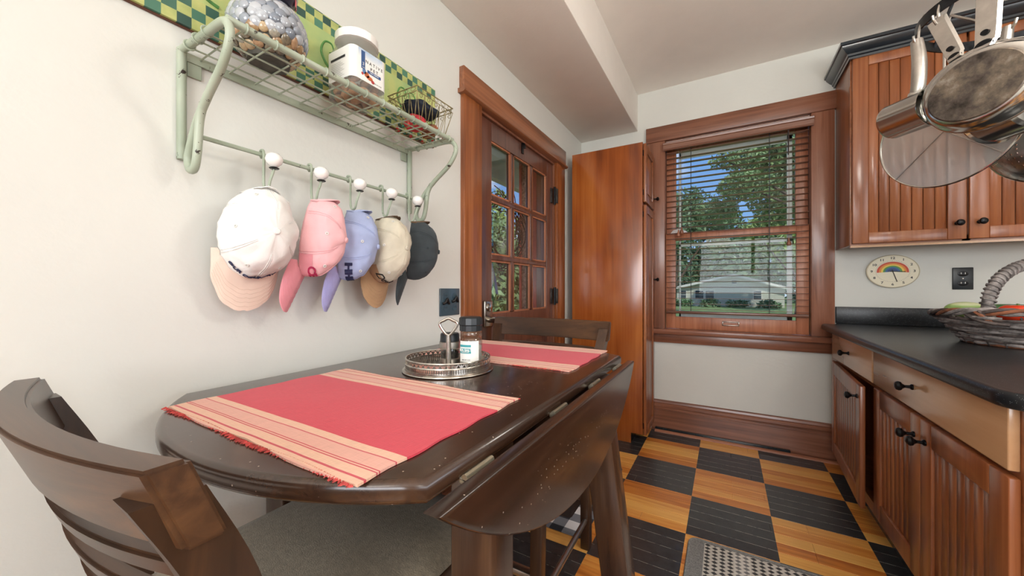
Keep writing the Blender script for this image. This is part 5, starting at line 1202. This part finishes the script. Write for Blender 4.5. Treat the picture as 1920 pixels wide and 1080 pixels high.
def saucepan(label, c_, ax, R0, ln, hl, hook_top, hw=.016, name='saucepan'):
    """ax points from the base to the open rim; handle goes straight up"""
    t_ = thing(name, label, 'pan', tuple(c_)); a = Vector(ax).normalized(); T_ = frame(c_, a.cross(Vector((0, 0, 1))), (0, 0, 1)); T_ = Matrix(T_) if (T_.to_3x3() @ Vector((0, 0, 1))).dot(a) > 0 else frame(c_, Vector((0, 0, 1)).cross(a), (0, 0, 1))
    lathe('pan_body', [(0, -ln/2), (R0*.92, -ln/2), (R0, -ln/2+.010), (R0, ln/2-.006), (R0*1.06, ln/2), (R0*1.06, ln/2+.003), (R0*.98, ln/2), (R0*.97, -ln/2+.012), (R0*.9, -ln/2+.004), (0, -ln/2+.004)], 'steel', t_, 48, T=T_)
    P = spline([(0, R0*.99, ln*.12), (0, R0+.03, ln*.20), (0, R0+hl*.6, ln*.22), (0, R0+hl, ln*.16)], 6)
    hn = tube('handle', P, [hw*(.85+.35*math.sin(PI*min(1, i/len(P)*.85+.1))) for i in range(len(P))], 'steel_brushed', t_, 12, T=T_, sx=1.0)
    lathe('handle_ferrule', [(0, 0), (hw*1.2, 0), (hw*1.05, .010), (0, .012)], 'steel', hn, 18, T=T_ @ frame((0, R0*.97, ln*.12), (1, 0, 0), (0, 0, -1)))
    S_hook(hook_top, T_ @ Vector((0, R0+hl-.01, ln*.16)))
    return t_
saucepan('small steel saucepan at the left end of the pot rack', Vector((1.672, -1.35, 1.742)), (.58, -.81, 0), .061, .125, .185, (1.72, -1.32, 2.07))
saucepan('mirror steel pot hanging low behind the frying pan', Vector((1.865, -1.452, 1.685)), (-.35, .94, 0), .088, .12, .16, (1.80, -1.27, 2.07), hw=.012)
# splatter screen
msh, n, out = newmat('wire_mesh')
tcx = n('TexCoord').outputs['Object']
df = n('BsdfPrincipled', i_Roughness=.4, i_Metallic=.6); df.inputs['Base Color'].default_value = lin((214, 212, 208))
n.set(out.inputs[0], n('MixShader', i_0=.55, i_1=n('BsdfTransparent').outputs[0], i_2=df.outputs[0]).outputs[0])
sp = thing('splatter_screen', 'round fine wire splatter screen hanging lowest from the rack', 'splatter screen', (1.81, -1.194, 1.714))
h_ = Vector((.6, -.8, 0)); T_ = frame((1.81, -1.194, 1.714), h_, (0, 0, 1)) @ Matrix.Diagonal((1.06, 1, 1, 1))
tube('rim', [(.198*math.cos(a), .198*math.sin(a), 0) for a in [2*PI*i/72 for i in range(72)]], .0038, 'steel', sp, 8, closed=True, T=T_)
lathe('mesh_disc', [(0, .0006), (.197, .0006), (.197, -.0006), (0, -.0006)], 'wire_mesh', sp, 64, T=T_)
for a in (PI*.24, PI*.76): tube('cross_bar', [(.197*math.cos(a), .197*math.sin(a), .003), (-.197*math.cos(a), -.197*math.sin(a), .003)], .0018, 'steel_brushed', sp, 6, T=T_)
tube('handle', [(0, .198, 0), (0, .28, 0), (0, .325, 0)], .004, 'steel_brushed', sp, 8, T=T_)
S_hook((1.80, -1.23, 2.06), T_ @ Vector((0, .32, 0)))
# colander
def perforated():
    m, n, out = newmat('perforated_steel'); tc = n('TexCoord').outputs['Object']
    s = n('SeparateXYZ', i_0=tc).outputs; k = 75.0
    fx = n.math('SUBTRACT', n.math('FRACT', n.math('MULTIPLY', s[1], k)), .5); fz = n.math('SUBTRACT', n.math('FRACT', n.math('MULTIPLY', s[2], k)), .5)
    d_ = n.math('SQRT', n.math('ADD', n.math('MULTIPLY', fx, fx), n.math('MULTIPLY', fz, fz)))
    p = n('BsdfPrincipled', i_Metallic=1.0, i_Roughness=.3); p.inputs['Base Color'].default_value = lin((190, 190, 188))
    n.set(out.inputs[0], n('MixShader', i_0=n.math('LESS_THAN', d_, .2), i_1=p.outputs[0], i_2=n('BsdfTransparent').outputs[0]).outputs[0])
perforated()
cl_ = thing('colander', 'perforated steel colander behind the pans at the right', 'colander', (1.98, -1.30, 1.64)); T_ = frame((1.98, -1.30, 1.64), (.75, -.66, 0), (0, 0, 1))
lathe('bowl', [(0, .02), (.07, .018), (.115, -.01), (.14, -.06), (.148, -.10), (.144, -.10), (.136, -.06), (.112, -.013), (.07, .015), (0, .017)], 'perforated_steel', cl_, 48, T=T_, smooth=60)
tube('rim', [(.148*math.cos(a), .148*math.sin(a), -.10) for a in [2*PI*i/60 for i in range(60)]], .004, 'steel', cl_, 8, closed=True, T=T_)
tube('loop_handle', [(.035*math.cos(a), .148+.03*math.sin(a), -.10) for a in [PI*i/12 for i in range(13)]], .004, 'steel', cl_, 8, T=T_)
S_hook((1.98, -1.09, 2.06), T_ @ Vector((0, .172, -.10)))
# black pan at the right edge
bp = thing('black_skillet', 'black coated skillet at the right end of the pot rack', 'pan', (2.02, -1.52, 1.70)); T_ = frame((2.02, -1.52, 1.70), hA, (0, 0, 1))
lathe('pan_body', [(0, 0), (.095, 0), (.115, -.012), (.13, -.04), (.134, -.042), (.126, -.042), (.112, -.016), (.094, -.005), (0, -.005)], 'black_iron', bp, 48, T=T_)
lathe('rim', [(.129, -.042), (.136, -.042), (.136, -.046), (.129, -.046)], 'steel', bp, 48, T=T_, closed=True)
tube('handle', [(0, .125, -.03), (0, .2, -.045), (0, .30, -.04)], [.012, .014, .012], 'black_plastic', bp, 10, T=T_)
S_hook((2.05, -1.60, 2.07), T_ @ Vector((0, .29, -.04)))
# ------------------------------------------------------------------ rug and floor mat
def rug_mat():
    m, n, out = newmat('rug_weave'); tc = n('TexCoord').outputs['Object']; s = n('SeparateXYZ', i_0=tc).outputs
    c = .028
    u = n.math('DIVIDE', n.math('SUBTRACT', s[0], 1.035), c); iu = n.math('FLOOR', u); fu = n.math('ABSOLUTE', n.math('SUBTRACT', n.math('FRACT', u), .5))
    v = n.math('ADD', n.math('DIVIDE', s[1], c*.8), n.math('MULTIPLY', iu, .5)); iv = n.math('FLOOR', v); fv = n.math('ABSOLUTE', n.math('SUBTRACT', n.math('FRACT', v), .5))
    dia = n.math('LESS_THAN', n.math('ADD', fu, fv), .44)
    sdz = n('TexWhiteNoise', i_Vector=n('CombineXYZ', i_0=n.math('FLOOR', n.math('DIVIDE', iu, 2.0)), i_1=3.0, i_2=0.0).outputs[0]).outputs[0]
    inner = n.ramp(sdz, [(0, lin((38, 38, 42))), (.4, lin((206, 202, 194))), (.6, lin((44, 44, 48))), (.85, lin((120, 120, 120)))], 'CONSTANT')
    outer = n.ramp(sdz, [(0, lin((214, 210, 200))), (.4, lin((134, 134, 132))), (.6, lin((226, 222, 214)))], 'CONSTANT')
    pat = n.mix(dia, outer, inner)
    ns = n('TexNoise', i_Vector=tc, i_Scale=260.0, i_Detail=3.0).outputs[0]
    edge = n.ramp(ns, [(.3, lin((104, 106, 106))), (.7, lin((152, 152, 150)))])
    ins = n.math('MULTIPLY', n.math('GREATER_THAN', s[0], 1.036), n.math('LESS_THAN', s[0], 1.555))
    col = n.mix(n.math('MULTIPLY', ins, n.math('LESS_THAN', s[1], -1.325)), edge, n.mix(.15, pat, edge))
    p = n('BsdfPrincipled', i_Roughness=.95); n.set(p.inputs['Base Color'], col)
    n.set(p.inputs['Normal'], n('Bump', i_Strength=.7, i_Distance=.004, i_Height=ns).outputs[0]); n.set(out.inputs[0], p.outputs[0])
rug_mat(); pbr('rug_binding', (128, 130, 128), rough=.9, var=.2, vscale=80)
rg = thing('runner_rug', 'grey black and white woven runner rug on the floor by the cabinets', 'rug', (1.3, -2.0, 0))
rp = [(1.295+x, -1.98+y) for x, y in rsq(.635, 1.345, .035)]
prism('pile', rp, .0005, .010, 'rug_weave', rg, bev=.003)
tube('binding', [(x, y, .006) for x, y in rp], .006, 'rug_binding', rg, 6, closed=True)
def gingham():
    m, n, out = newmat('gingham'); tc = n('TexCoord').outputs['Object']; s = n('SeparateXYZ', i_0=tc).outputs; c = .062
    a = n.math('MODULO', n.math('FLOOR', n.math('DIVIDE', n.math('ADD', s[0], 5.0), c)), 2.0); b = n.math('MODULO', n.math('FLOOR', n.math('DIVIDE', n.math('ADD', s[1], 5.0), c)), 2.0)
    f = n.math('MULTIPLY', n.math('ADD', a, b), .5)
    p = n('BsdfPrincipled', i_Roughness=.8); n.set(p.inputs['Base Color'], n.ramp(f, [(0, lin((226, 226, 228))), (.3, lin((118, 122, 130))), (.8, lin((44, 48, 56)))], 'CONSTANT')); n.set(out.inputs[0], p.outputs[0])
gingham()
fm = thing('floor_mat', 'black and white gingham floor mat under the table', 'mat', (.33, -1.18, 0))
prism('checked_border', [(.325+x, -1.185+y) for x, y in rsq(.47, .76, .03)], .0005, .006, 'gingham', fm, bev=.002)
prism('black_centre', [(.325+x, -1.185+y) for x, y in rsq(.27, .54, .02)], .006, .0066, 'black_paint', fm)
text('lettering', 's', .12, 'label_white', fm, Matrix.Translation((.405, -1.165, .0068)) @ Matrix.Rotation(.0, 4, 'Z'), extrude=.0002)
